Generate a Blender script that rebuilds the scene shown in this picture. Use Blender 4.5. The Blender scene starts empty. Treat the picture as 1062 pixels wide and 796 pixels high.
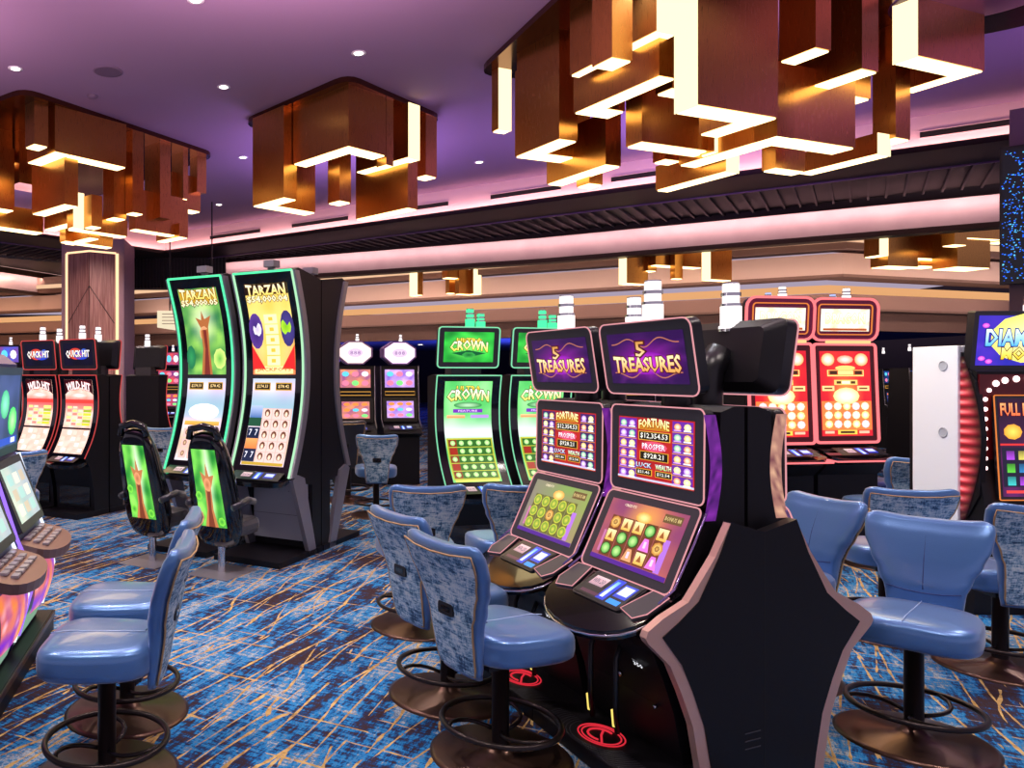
import bpy, bmesh, math, random
from mathutils import Vector, Matrix, noise
random.seed(7)
scn = bpy.context.scene
col = scn.collection
PI = math.pi
CU, CV, FP, EYE = 285.0, 388.0, 800.0, 1.6      # principal column, horizon row, focal length (px), camera height

def P(u, v, y):            # world point seen at photo pixel (u, v) standing at distance y
    return Vector(((u-CU)/FP*y, y, EYE-(v-CV)/FP*y))
def G(u, v, z=0.0):        # world point on a level surface at height z
    return P(u, v, (EYE-z)*FP/(v-CV))

# ------------------------------------------------------------------ colours / materials
def lin(c):
    r = []
    for x in c[:3]:
        r.append(x/12.92 if x <= .04045 else ((x+.055)/1.055)**2.4)
    return (r[0], r[1], r[2], 1.0)
def hx(s):
    return tuple(int(s[i:i+2], 16)/255 for i in (0, 2, 4))
MATS = {}
def mat(name, c, rough=.5, metal=0.0, emit=None, es=1.0, spec=.5, coat=0.0):
    if name in MATS: return MATS[name]
    m = bpy.data.materials.new(name); m.use_nodes = True
    b = m.node_tree.nodes['Principled BSDF']
    b.inputs['Base Color'].default_value = lin(c)
    b.inputs['Roughness'].default_value = rough
    b.inputs['Metallic'].default_value = metal
    b.inputs['Specular IOR Level'].default_value = spec
    b.inputs['Coat Weight'].default_value = coat
    if emit:
        b.inputs['Emission Color'].default_value = lin(emit)
        b.inputs['Emission Strength'].default_value = es
    MATS[name] = m
    return m
def N(m, t, **kw):
    n = m.node_tree.nodes.new(t)
    for k, v in kw.items():
        if k in n.inputs.keys(): n.inputs[k].default_value = v
        else: setattr(n, k, v)
    return n
def LK(m, a, b): m.node_tree.links.new(a, b)
def ramp(m, stops, interp='LINEAR'):
    r = m.node_tree.nodes.new('ShaderNodeValToRGB'); r.color_ramp.interpolation = interp
    e = r.color_ramp.elements
    while len(e) < len(stops): e.new(.5)
    for i, (p, c) in enumerate(stops):
        e[i].position = p; e[i].color = lin(c) if len(c) < 4 else c
    return r
def mathn(m, op, a, b=None):
    n = m.node_tree.nodes.new('ShaderNodeMath'); n.operation = op
    for i, x in enumerate((a, b)):
        if x is None: continue
        if isinstance(x, (int, float)): n.inputs[i].default_value = x
        else: LK(m, x, n.inputs[i])
    return n.outputs[0]
def mixc(m, f, a, b, mode='MIX'):
    n = m.node_tree.nodes.new('ShaderNodeMix'); n.data_type = 'RGBA'; n.blend_type = mode
    for s, x in ((n.inputs[0], f), (n.inputs[6], a), (n.inputs[7], b)):
        if isinstance(x, (int, float)): s.default_value = x
        elif isinstance(x, tuple): s.default_value = lin(x)
        else: LK(m, x, s)
    return n.outputs[2]
def coords(m, scale=(1, 1, 1), rot=(0, 0, 0), kind='Object'):
    t = N(m, 'ShaderNodeTexCoord'); mp = N(m, 'ShaderNodeMapping')
    LK(m, t.outputs[kind], mp.inputs[0])
    mp.inputs['Scale'].default_value = scale; mp.inputs['Rotation'].default_value = rot
    return mp.outputs[0]
def bsdf(m): return m.node_tree.nodes['Principled BSDF']

BLK = mat('black_plastic', hx('17151a'), .35)
BLKM = mat('black_metal_panel', hx('0d0a10'), .45, .0, spec=.35)
GLS = mat('black_gloss', hx('0b0b10'), .12, .0, coat=.6)
DGR = mat('dark_grey_bezel', hx('3a3840'), .4)
CHR = mat('chrome', hx('d8d8dc'), .15, 1.0)
SIL = mat('silver_paint', hx('a9a6b0'), .35, .6)
LSIL = mat('light_silver_panel', hx('b9b9c2'), .5, .1)
WHT = mat('white_panel', hx('f6f8fc'), .45)
BRZ = mat('bronze_disc', hx('5a4238'), .3, .75)
DMT = mat('dark_bronze_metal', hx('3a3231'), .32, .8)
BLKR = mat('black_rubber', hx('0c0b0d'), .6)
WBOX = mat('brown_dark_metal', hx('2c1c18'), .4, .6)
def emi(name, c, s): return mat(name, (0, 0, 0), .5, 0, c, s, spec=0)
NPK = emi('pink_neon', hx('f0a4ac'), .95)
NGR = emi('green_neon', hx('5cffb0'), 1.25)
NGW = emi('pale_green_neon', hx('b8f4c4'), 1.1)
NRD = emi('red_neon', hx('e05050'), .85)
NRP = emi('rose_neon', hx('ff7b80'), 1.3)
NPU = emi('violet_neon', hx('a478ff'), 1.2)
NBL = emi('blue_glow', hx('2f6bff'), 1.6)
NWH = emi('white_neon', hx('e8f0ff'), 1.5)
NCY = emi('pale_cyan_neon', hx('b9e8e4'), 1.0)
LED = emi('warm_led_strip', hx('ffe2a4'), 3.6)
LEDV = emi('warm_led_panel', hx('ffe2a8'), 2.0)
CLW = emi('candle_white', hx('fff4f4'), 1.6)
CLG = emi('candle_green', hx('50ffa8'), 1.3)
BULB = emi('bulb_glow', hx('ffd8d8'), 3.0)
DLT = emi('downlight_glow', hx('fff3e4'), 8.0)
REDP = emi('red_lit_plastic', hx('ff2a2a'), .55)
ORS = emi('orange_cove', hx('f2b070'), 1.0)

SCR = bpy.data.materials.new('lit_screen'); SCR.use_nodes = True
_b = bsdf(SCR); _b.inputs['Base Color'].default_value = (.004, .004, .004, 1); _b.inputs['Roughness'].default_value = .3
_a = N(SCR, 'ShaderNodeAttribute', attribute_name='Col'); LK(SCR, _a.outputs['Color'], _b.inputs['Emission Color'])
_b.inputs['Emission Strength'].default_value = 1.35

def gold_mat(name, c, rough, sc):
    m = mat(name, hx(c), rough, 1.0)
    co = coords(m, sc)
    nz = N(m, 'ShaderNodeTexNoise', Scale=30.0, Detail=3.0); LK(m, co, nz.inputs['Vector'])
    r = ramp(m, [(.3, (rough*.75,)*3), (.7, (rough*1.15,)*3)])
    mp = N(m, 'ShaderNodeMapRange'); LK(m, nz.outputs[0], mp.inputs[0])
    mp.inputs['To Min'].default_value = rough*.75; mp.inputs['To Max'].default_value = rough*1.2
    LK(m, mp.outputs[0], bsdf(m).inputs['Roughness'])
    bsdf(m).inputs['Anisotropic'].default_value = .5
    return m
GOLD = gold_mat('brushed_gold', 'cf9350', .3, (8, 8, .3))
PLATE = mat('dark_polished_bronze', hx('6b4434'), .18, .95)
COPPER = mat('copper_trim', hx('deb2a4'), .32, .5)

def fabric():
    m = mat('denim_fabric', hx('5a7a9a'), .75)
    co = coords(m)
    n1 = N(m, 'ShaderNodeTexNoise', Scale=11.0, Detail=8.0, Roughness=.75); LK(m, co, n1.inputs['Vector'])
    co2 = coords(m, (60, 60, 9)); n2 = N(m, 'ShaderNodeTexNoise', Scale=2.0, Detail=4.0, Roughness=.8); LK(m, co2, n2.inputs['Vector'])
    co3 = coords(m, (10, 10, 70)); n3 = N(m, 'ShaderNodeTexNoise', Scale=1.6, Detail=4.0, Roughness=.8); LK(m, co3, n3.inputs['Vector'])
    s = mathn(m, 'ADD', n1.outputs[0], mathn(m, 'ADD', mathn(m, 'MULTIPLY', n2.outputs[0], .6), mathn(m, 'MULTIPLY', n3.outputs[0], .8)))
    s = mathn(m, 'MULTIPLY', s, .4167)
    r = ramp(m, [(.43, hx('28466a')), (.468, hx('5c8cb4')), (.5, hx('a2c4dc')), (.55, hx('dce8ee'))])
    LK(m, s, r.inputs[0]); LK(m, r.outputs[0], bsdf(m).inputs['Base Color'])
    return m
DENIM = fabric()
def leather(name, c):
    m = mat(name, hx(c), .3, .35, spec=.8, coat=.35)
    co = coords(m, (1, 1, 1)); v = N(m, 'ShaderNodeTexVoronoi', Scale=220.0); LK(m, co, v.inputs['Vector'])
    bp = N(m, 'ShaderNodeBump', Strength=.12, Distance=.002); LK(m, v.outputs[0], bp.inputs['Height'])
    LK(m, bp.outputs[0], bsdf(m).inputs['Normal'])
    bsdf(m).inputs['Sheen Weight'].default_value = .3
    return m
LEATHER = leather('blue_leather', '4c7cba')
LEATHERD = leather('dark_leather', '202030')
PIPING = mat('tan_piping', hx('b89468'), .5)

def carpet():
    m = mat('patterned_carpet', hx('204080'), .95, spec=.1)
    A = math.radians(29)
    def stretched(sx, sy, scale, detail=4, rough=.6, off=0, dist=0):
        t = N(m, 'ShaderNodeTexCoord')
        r = N(m, 'ShaderNodeMapping'); LK(m, t.outputs['Object'], r.inputs[0]); r.inputs['Rotation'].default_value = (0, 0, A)
        s = N(m, 'ShaderNodeMapping'); LK(m, r.outputs[0], s.inputs[0]); s.inputs['Scale'].default_value = (sx, sy, 1); s.inputs['Location'].default_value = (off, off*1.7, off)
        n = N(m, 'ShaderNodeTexNoise', Scale=scale, Detail=detail, Roughness=rough, Distortion=dist); LK(m, s.outputs[0], n.inputs['Vector'])
        return n.outputs[0]
    base = stretched(2.6, .75, 1.3, 5, .68, 3)
    fine = stretched(26, 5, 1.6, 4, .8, 9)
    cross = stretched(5, 30, 1.3, 4, .8, 17)
    s = mathn(m, 'ADD', mathn(m, 'MULTIPLY', base, 1.0), mathn(m, 'ADD', mathn(m, 'MULTIPLY', fine, .62), mathn(m, 'MULTIPLY', cross, .6)))
    s = mathn(m, 'MULTIPLY', s, .4505)
    r = ramp(m, [(.38, hx('3a2624')), (.452, hx('3a2e38')), (.478, hx('26335a')), (.497, hx('1c5a98')), (.525, hx('2c8cce')), (.548, hx('58687c')), (.572, hx('b4b8bc')), (.60, hx('3c86bc')), (.65, hx('50607c'))])
    LK(m, s, r.inputs[0])
    # long gold lines: contours of noise stretched along the weave direction
    def contour(val, level, w):
        d = mathn(m, 'ABSOLUTE', mathn(m, 'SUBTRACT', val, level))
        return mathn(m, 'LESS_THAN', d, w)
    def wavy(ang, axis, freq, nsx, nsy, amp, w, mx, my, thr, off):
        t = N(m, 'ShaderNodeTexCoord'); r = N(m, 'ShaderNodeMapping'); LK(m, t.outputs['Object'], r.inputs[0]); r.inputs['Rotation'].default_value = (0, 0, ang)
        sp = N(m, 'ShaderNodeSeparateXYZ'); LK(m, r.outputs[0], sp.inputs[0])
        x = mathn(m, 'MULTIPLY', sp.outputs[axis], freq)
        n_ = stretched(nsx, nsy, 1.0, 2.5, .55, off)
        x = mathn(m, 'ADD', x, mathn(m, 'MULTIPLY', n_, amp))
        wn = stretched(9, 9, 1.0, 2, .6, off+4)
        ww = mathn(m, 'MULTIPLY', mathn(m, 'SUBTRACT', wn, .22), w*3.2)
        l = mathn(m, 'LESS_THAN', mathn(m, 'ABSOLUTE', mathn(m, 'SUBTRACT', mathn(m, 'FRACT', x), .5)), ww)
        k_ = stretched(mx, my, 1.0, 3, .6, off+13)
        return mathn(m, 'MULTIPLY', l, mathn(m, 'GREATER_THAN', k_, thr))
    brk = stretched(3, 3, 5, 3, .7, 5)
    g = wavy(A, 0, 8.0, 1.2, .35, 4.2, .05, 5, .8, .44, 31)
    g = mathn(m, 'MAXIMUM', g, wavy(A+.16, 0, 6.5, 1.5, .3, 3.0, .036, 4, .7, .49, 53))
    g = mathn(m, 'MAXIMUM', g, wavy(A-.2, 0, 5.0, 1.5, .4, 2.5, .03, 3, .7, .51, 97))
    h = wavy(A, 1, 7.5, .4, 1.2, 2.5, .04, 1.2, 4.5, .54, 71)
    g = mathn(m, 'MAXIMUM', g, h)
    g = mathn(m, 'MULTIPLY', g, mathn(m, 'GREATER_THAN', brk, .36))
    gc = ramp(m, [(.35, hx('9a7440')), (.6, hx('cfae72'))]); LK(m, brk, gc.inputs[0])
    c = mixc(m, g, r.outputs[0], gc.outputs[0])
    LK(m, c, bsdf(m).inputs['Base Color'])
    nb = N(m, 'ShaderNodeTexNoise', Scale=900.0, Detail=2.0); LK(m, coords(m), nb.inputs['Vector'])
    bp = N(m, 'ShaderNodeBump', Strength=.25, Distance=.004); LK(m, nb.outputs[0], bp.inputs['Height']); LK(m, bp.outputs[0], bsdf(m).inputs['Normal'])
    return m
CARPET = carpet()

# ------------------------------------------------------------------ mesh builder
class MB:
    def __init__(s): s.v = []; s.f = []; s.mi = []; s.sm = []
    def add(s, vs, fs, mi=0, smooth=False):
        o = len(s.v); s.v += [tuple(v) for v in vs]
        for f in fs: s.f.append([i+o for i in f]); s.mi.append(mi); s.sm.append(smooth)
    def box(s, x0, x1, y0, y1, z0, z1, mi=0, M=None):
        vs = [(x, y, z) for z in (z0, z1) for y in (y0, y1) for x in (x0, x1)]
        if M is not None: vs = [M @ Vector(v) for v in vs]
        s.add(vs, [(0, 2, 3, 1), (4, 5, 7, 6), (0, 1, 5, 4), (2, 6, 7, 3), (0, 4, 6, 2), (1, 3, 7, 5)], mi)
        return s
    def prism(s, pts, fa, fb, mi=0, smooth=False):      # pts: list of 2D; fa, fb map 2D -> 3D for each end
        n = len(pts); A = [fa(*p) for p in pts]; B = [fb(*p) for p in pts]
        s.add(A+B, [list(range(n))[::-1], list(range(n, 2*n))], mi)
        o = len(s.v); 
        s.add(A+B, [(i, (i+1) % n, n+(i+1) % n, n+i) for i in range(n)], mi, smooth)
        return s
    def prismx(s, pts, x0, x1, mi=0, smooth=False):
        return s.prism(pts, lambda y, z: (x0, y, z), lambda y, z: (x1, y, z), mi, smooth)
    def prismz(s, pts, z0, z1, mi=0, smooth=False):
        return s.prism(pts, lambda x, y: (x, y, z0), lambda x, y: (x, y, z1), mi, smooth)
    def tube(s, pts, r, closed=False, seg=6, mi=0):
        pts = [Vector(p) for p in pts]; n = len(pts); vs = []; up = None
        for i, p in enumerate(pts):
            a = pts[(i-1) % n] if (closed or i > 0) else p
            b = pts[(i+1) % n] if (closed or i < n-1) else p
            t = (b-a).normalized()
            if up is None:
                up = Vector((0, 0, 1)) if abs(t.z) < .9 else Vector((1, 0, 0))
            x = t.cross(up)
            if x.length < 1e-4: x = t.cross(Vector((.3, 1, .2)))
            x.normalize(); y = x.cross(t).normalized(); up = y
            for k in range(seg):
                a_ = 2*PI*k/seg; vs.append(p+x*math.cos(a_)*r+y*math.sin(a_)*r)
        fs = []
        for i in range(n if closed else n-1):
            j = (i+1) % n
            for k in range(seg): fs.append((i*seg+k, i*seg+(k+1) % seg, j*seg+(k+1) % seg, j*seg+k))
        if not closed:
            fs.append(list(range(seg))); fs.append([(n-1)*seg+k for k in range(seg)][::-1])
        s.add(vs, fs, mi, True); return s
    def lathe(s, prof, c=(0, 0, 0), seg=28, mi=0, smooth=True):
        vs = []; n = len(prof)
        for (r, z) in prof:
            for k in range(seg):
                a = 2*PI*k/seg; vs.append((c[0]+r*math.cos(a), c[1]+r*math.sin(a), c[2]+z))
        fs = [(i*seg+k, i*seg+(k+1) % seg, (i+1)*seg+(k+1) % seg, (i+1)*seg+k) for i in range(n-1) for k in range(seg)]
        s.add(vs, fs, mi, smooth)
        s.add(vs[:seg], [list(range(seg))[::-1]], mi); s.add(vs[-seg:], [list(range(seg))], mi)
        return s
    def grid(s, nu, nv, fn, mi=0, smooth=True):
        vs = [fn(i/nu, j/nv) for j in range(nv+1) for i in range(nu+1)]
        s.add(vs, [(j*(nu+1)+i, j*(nu+1)+i+1, (j+1)*(nu+1)+i+1, (j+1)*(nu+1)+i) for j in range(nv) for i in range(nu)], mi, smooth)
        return s
    def build(s, name, mats, parent=None, loc=(0, 0, 0), rz=0.0, bevel=0.0, kind=None):
        me = bpy.data.meshes.new(name); me.from_pydata(s.v, [], s.f); 
        if not isinstance(mats, (list, tuple)): mats = [mats]
        for m in mats: me.materials.append(m)
        me.polygons.foreach_set('material_index', s.mi); me.polygons.foreach_set('use_smooth', s.sm)
        bm = bmesh.new(); bm.from_mesh(me); bmesh.ops.recalc_face_normals(bm, faces=bm.faces)
        big = [f for f in bm.faces if len(f.verts) > 4]
        if big: bmesh.ops.triangulate(bm, faces=big)
        bm.to_mesh(me); bm.free(); me.update()
        o = bpy.data.objects.new(name, me); col.objects.link(o); o.location = loc; o.rotation_euler = (0, 0, rz)
        if parent: o.parent = parent
        if bevel:
            md = o.modifiers.new('bevel', 'BEVEL'); md.width = bevel; md.segments = 2; md.limit_method = 'ANGLE'; md.angle_limit = .6
        if kind: o['kind'] = kind
        return o
def tag(o, label, cat, group=None, kind=None):
    o['label'] = label; o['category'] = cat
    if group: o['group'] = group
    if kind: o['kind'] = kind
    return o
def thing(name, label, cat, loc=(0, 0, 0), rz=0.0, group=None):
    o = bpy.data.objects.new(name, None); col.objects.link(o); o.location = loc; o.rotation_euler = (0, 0, rz)
    o.empty_display_size = .1
    return tag(o, label, cat, group)
def copy_tree(o, parent=None, skip=()):
    c = o.copy(); col.objects.link(c)
    if parent: c.parent = parent
    for ch in list(o.children):
        if ch.name.split('.')[0] not in skip: copy_tree(ch, c)
    return c
def dup(root, loc, rz, label, group=None, skip=()):
    c = copy_tree(root, None, skip); c.location = loc; c.rotation_euler = (0, 0, rz); c['label'] = label
    if group: c['group'] = group
    return c
def rr(w, h, r, seg=4):
    out = []
    for cx, cy, a0 in ((w/2-r, h/2-r, 0), (-w/2+r, h/2-r, 90), (-w/2+r, -h/2+r, 180), (w/2-r, -h/2+r, 270)):
        for k in range(seg+1):
            a = math.radians(a0+90*k/seg); out.append((cx+r*math.cos(a), cy+r*math.sin(a)))
    return out

# ------------------------------------------------------------------ screen art (flat or curved), colours in a vertex attribute
_tc = {}
def textmesh(s, off=0.0):
    k = (s, off)
    if k in _tc: return _tc[k]
    cu = bpy.data.curves.new('t', 'FONT'); cu.body = s; cu.size = 1; cu.resolution_u = 1; cu.offset = off; cu.fill_mode = 'FRONT'
    o = bpy.data.objects.new('t', cu); col.objects.link(o)
    dg = bpy.context.evaluated_depsgraph_get(); me = bpy.data.meshes.new_from_object(o.evaluated_get(dg))
    vs = [(v.co.x, v.co.y) for v in me.vertices]; fs = [list(p.vertices) for p in me.polygons]
    bpy.data.objects.remove(o); bpy.data.curves.remove(cu); bpy.data.meshes.remove(me)
    x0 = min(v[0] for v in vs); x1 = max(v[0] for v in vs); y0 = min(v[1] for v in vs); y1 = max(v[1] for v in vs)
    _tc[k] = (vs, fs, x0, x1, y0, y1); return _tc[k]
def C_(c): return hx(c) if isinstance(c, str) else c
def mix(a, b, t):
    t = max(0, min(1, t)); a = C_(a); b = C_(b); return tuple(a[i]*(1-t)+b[i]*t for i in range(3))
def nz(x, y, z=0.0): return noise.noise(Vector((x, y, z)))*.5+.5
class Art:
    def __init__(s, curved=False): s.v = []; s.f = []; s.c = []; s.curved = curved
    def grid(s, fn, nx=24, ny=24, box=(0, 0, 1, 1), lay=0):
        x0, y0, x1, y1 = box; o = len(s.v)
        for j in range(ny+1):
            for i in range(nx+1): s.v.append((x0+(x1-x0)*i/nx, y0+(y1-y0)*j/ny, lay))
        for j in range(ny):
            for i in range(nx):
                a = o+j*(nx+1)+i; s.f.append([a, a+1, a+nx+2, a+nx+1])
                s.c.append([C_(fn((i+di)/nx, (j+dj)/ny)) for di, dj in ((0, 0), (1, 0), (1, 1), (0, 1))])
        return s
    def rect(s, x, y, w, h, c, lay=1, c2=None):       # centre x, y
        n = max(1, int(h*14)) if s.curved else 1; c = C_(c); c2 = C_(c2) if c2 else c
        return s.grid(lambda a, b: mix(c, c2, b), 1, n, (x-w/2, y-h/2, x+w/2, y+h/2), lay)
    def poly(s, pts, c, lay=1):
        o = len(s.v); s.v += [(p[0], p[1], lay) for p in pts]; s.f.append([o+i for i in range(len(pts))]); s.c.append([C_(c)]*len(pts)); return s
    def ell(s, x, y, rx, ry, c, lay=1, c2=None, n=14):
        o = len(s.v); s.v.append((x, y, lay)); c = C_(c); c2 = C_(c2) if c2 else c
        for k in range(n): s.v.append((x+rx*math.cos(2*PI*k/n), y+ry*math.sin(2*PI*k/n), lay))
        for k in range(n): s.f.append([o, o+1+k, o+1+(k+1) % n]); s.c.append([c2, c, c])
        return s
    def text(s, t, x, y, w, h, c, lay=3, ol=None, c2=None, arc=0.0, off=.08, grow=0.0):
        fo = .028 if (ol and len(t) > 4) else .012
        for off_, cc, la in (((off, ol, lay-1),) if ol else ())+((fo, c, lay),):
            vs, fs, x0, x1, y0, y1 = textmesh(t, off_)
            _, _, a0, a1, b0, b1 = textmesh(t, 0.0)
            o = len(s.v)
            for (a, b) in vs:
                uu = (a-(a0+a1)/2)/(a1-a0); vv = (b-(b0+b1)/2)/(b1-b0)
                s.v.append((x+uu*w, y+vv*h*(1+grow*4*uu*uu)+arc*(.25-uu*uu)*4*h, la))
            for f in fs:
                s.f.append([o+i for i in f])
                s.c.append([mix(cc, c2, .5+(s.v[o+i][1]-y)/h) if (c2 and la == lay) else C_(cc) for i in f])
        return s
    def frame(s, x, y, w, h, t, c, lay=2):
        s.rect(x, y-h/2, w, t, c, lay); s.rect(x, y+h/2, w, t, c, lay); s.rect(x-w/2, y, t, h, c, lay); s.rect(x+w/2, y, t, h, c, lay); return s
    def build(s, name, surf, parent, lift=.0009):
        me = bpy.data.meshes.new(name); me.from_pydata([surf(a, b, .0012+la*lift) for a, b, la in s.v], [], s.f)
        at = me.color_attributes.new('Col', 'FLOAT_COLOR', 'CORNER'); flat = []
        for cs in s.c:
            for c in cs: flat += lin(c)
        at.data.foreach_set('color', flat); me.materials.append(SCR); me.update()
        o = bpy.data.objects.new(name, me); col.objects.link(o); o.parent = parent; return o

# local frame on a tilted front: bottom point (y0,z0), top (y1,z1), x centre, outward towards -y
def plane_frame(xc, b, t):
    h = math.hypot(t[0]-b[0], t[1]-b[1]); ez = Vector((0, (t[0]-b[0])/h, (t[1]-b[1])/h)); ex = Vector((1, 0, 0)); n = Vector((0, -ez.z, ez.y))
    o = Vector((xc, b[0], b[1]))
    return (lambda a, bb, c: o+ex*a+ez*bb+n*c), h
def monitor(parent, name, w, b, t, depth, rad, art, neon=None, xc=0.0, m=.045, mt=None, mb=None, body=None, neon_r=.006, back=.8, sname='screen', nback=0.0, face=None):
    F, h = plane_frame(xc, b, t); r_ = rr(w, h, rad)
    mb_ = MB()
    fr = [F(a, bb+h/2, 0) for a, bb in r_]; mid = [F(a, bb+h/2, -depth*.55) for a, bb in r_]; bk = [F(a*back, bb*back+h/2, -depth) for a, bb in r_]
    n = len(r_)
    mb_.add(fr, [list(range(n))]); mb_.add(fr+mid, [(i, (i+1) % n, n+(i+1) % n, n+i) for i in range(n)], 1, True)
    mb_.add(mid+bk, [(i, (i+1) % n, n+(i+1) % n, n+i) for i in range(n)], 1, True); mb_.add(bk, [list(range(n))], 1)
    o = mb_.build(name, [face or DGR, body or BLK], parent)
    if neon:
        MB().tube([F(a, bb+h/2, .002-nback) for a, bb in rr(w+.004, h+.004, rad)], neon_r, True).build('light_trim', neon, o)
    mt = m if mt is None else mt; mbm = m if mb is None else mb
    if art:
        W = w-2*m; H = h-mt-mbm
        art.build(sname, lambda a, bb, c: F((a-.5)*W, mbm+bb*H, c), o)
    return o, F, h
def curve_surf(prof, w, s0, s1, xc=0.0):
    # arc-length surface over a smooth (y, z) profile; a in 0..1 across, b in 0..1 from s0 to s1 (fractions of length)
    L = [0]
    for i in range(1, len(prof)): L.append(L[-1]+math.hypot(prof[i][0]-prof[i-1][0], prof[i][1]-prof[i-1][1]))
    T = L[-1]
    def at(s):
        s *= T
        for i in range(1, len(prof)):
            if s <= L[i] or i == len(prof)-1:
                t = (s-L[i-1])/(L[i]-L[i-1]); dy = prof[i][0]-prof[i-1][0]; dz = prof[i][1]-prof[i-1][1]; d = math.hypot(dy, dz)
                return prof[i-1][0]+dy*t, prof[i-1][1]+dz*t, -dz/d, dy/d
    def f(a, b, c):
        y, z, ny, nz_ = at(s0+(s1-s0)*b); return Vector((xc+(a-.5)*w, y+ny*c, z+nz_*c))
    return f, T
def smooth_prof(keys, n=24):     # keys (y,z) -> Catmull-Rom
    out = []; K = [keys[0]]+list(keys)+[keys[-1]]
    seg = len(keys)-1
    for i in range(seg):
        p0, p1, p2, p3 = K[i], K[i+1], K[i+2], K[i+3]
        m = max(2, n//seg)
        for j in range(m):
            t = j/m
            out.append(tuple(.5*((2*p1[k])+(-p0[k]+p2[k])*t+(2*p0[k]-5*p1[k]+4*p2[k]-p3[k])*t*t+(-p0[k]+3*p1[k]-3*p2[k]+p3[k])*t**3) for k in (0, 1)))
    out.append(tuple(keys[-1])); return out
def candle(parent, x, y, z, r=.03, h=.14, m=None, bands=2):
    c = MB(); c.lathe([(r*1.15, 0), (r*1.15, .012), (r, .014), (r, h*.5)], (x, y, z), 14)
    o = c.build('signal_light', m or CLW, parent)
    zz = z+h*.5
    for rr_, z0, z1 in ((1.02, zz, zz+.012), (.95, zz+h*.24-.003, zz+h*.24+.012), (.8, zz+h*.46, zz+h*.46+.012), (1.2, z-.012, z+.001)):
        MB().lathe([(r*rr_, 0), (r*rr_, z1-z0)], (x, y, z0), 14).build('metal_band', CHR, o)
    for z0, hh in ((zz+.009, h*.22), (zz+.011+h*.24, h*.2)): MB().lathe([(r*.8, 0), (r*.8, hh)], (x, y, z0), 14).build('lamp_tier', m or CLW, o)
    return o
# ================================================================== ROOM
def structure(o): o['kind'] = 'structure'; return o
MAUVE = mat('mauve_ceiling_paint', hx('9a80a0'), .8)
PINKW = mat('pale_cove_paint', hx('e6ccd0'), .7)
SOFF = mat('dark_wood_soffit', hx('36211f'), .5)
RIBM = mat('dark_ribbed_panel', hx('1f161c'), .5)
RIB2 = mat('rib_edges', hx('3c2e38'), .5)
BAND = mat('lilac_plaster', hx('c4aeb8'), .75)
_n = N(BAND, 'ShaderNodeTexNoise', Scale=2.5, Detail=6.0); LK(BAND, coords(BAND), _n.inputs['Vector'])
_r = ramp(BAND, [(.3, hx('bca8b2')), (.7, hx('c8b6be'))]); LK(BAND, _n.outputs[0], _r.inputs[0]); LK(BAND, _r.outputs[0], bsdf(BAND).inputs['Base Color'])
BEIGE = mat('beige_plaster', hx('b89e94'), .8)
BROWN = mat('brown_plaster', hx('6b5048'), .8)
FARW = mat('far_wall_dark', hx('3a2c34'), .8)
FARB = mat('blue_lit_far_ceiling', hx('4c568c'), .8)  # blue light on the far ceiling is put into its base colour
VIO = emi('violet_edge_line', hx('7a4a9a'), .5)

fl = MB(); fl.box(-22, 26, -6, 46, -.1, 0); structure(fl.build('floor', CARPET))

def offs(line, d):           # shift a plan polyline away from the camera by d
    ns = []
    for a, b in zip(line[:-1], line[1:]):
        dx, dy = b[0]-a[0], b[1]-a[1]; l = math.hypot(dx, dy); n = (-dy/l, dx/l); ns.append(n)
    out = []
    for i, p in enumerate(line):
        if i == 0: n = ns[0]; out.append((p[0]+n[0]*d, p[1]+n[1]*d))
        elif i == len(line)-1: n = ns[-1]; out.append((p[0]+n[0]*d, p[1]+n[1]*d))
        else:
            n0, n1 = ns[i-1], ns[i]; k = 1+n0[0]*n1[0]+n0[1]*n1[1]; out.append((p[0]+(n0[0]+n1[0])/k*d, p[1]+(n0[1]+n1[1])/k*d))
    return out
def wallstrip(mb, la, lb, z0, z1, mi=0):      # solid between two plan polylines
    for i in range(len(la)-1):
        q = [la[i], la[i+1], lb[i+1], lb[i]]
        mb.prismz(q, z0, z1, mi)
    return mb
COVE = [(-9.6, 10.8), (-2.5, 17.6), (8.75, 9.0), (13, 5.75)]
CEILZ = 4.8
m_ = MB(); m_.prismz([(-9.6, 10.8), (-2.5, 17.6), (8.75, 9.0), (13, 5.75), (13, -5), (-14, -5), (-14, 6.6)], CEILZ, CEILZ+.1)
structure(m_.build('ceiling', MAUVE))
m_ = MB(); wallstrip(m_, COVE, offs(COVE, .15), 4.40, CEILZ+.1); structure(m_.build('trim_1', PINKW))
m_ = MB(); wallstrip(m_, offs(COVE, -.14), offs(COVE, .95), 4.33, 4.375); structure(m_.build('trim_2', SOFF))
m_ = MB(); wallstrip(m_, offs(COVE, -.14), offs(COVE, -.12), 4.33, 4.40); structure(m_.build('trim_3', SOFF))
m_ = MB(); wallstrip(m_, offs(COVE, -.10), offs(COVE, -.05), 4.375, 4.385)
LEDP = emi('pink_cove_led', hx('ffb8b0'), 3.0)
tag(m_.build('cove_light_strip', LEDP), 'pink light strip hidden along the foot of the recessed ceiling edge', 'light strip')
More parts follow.
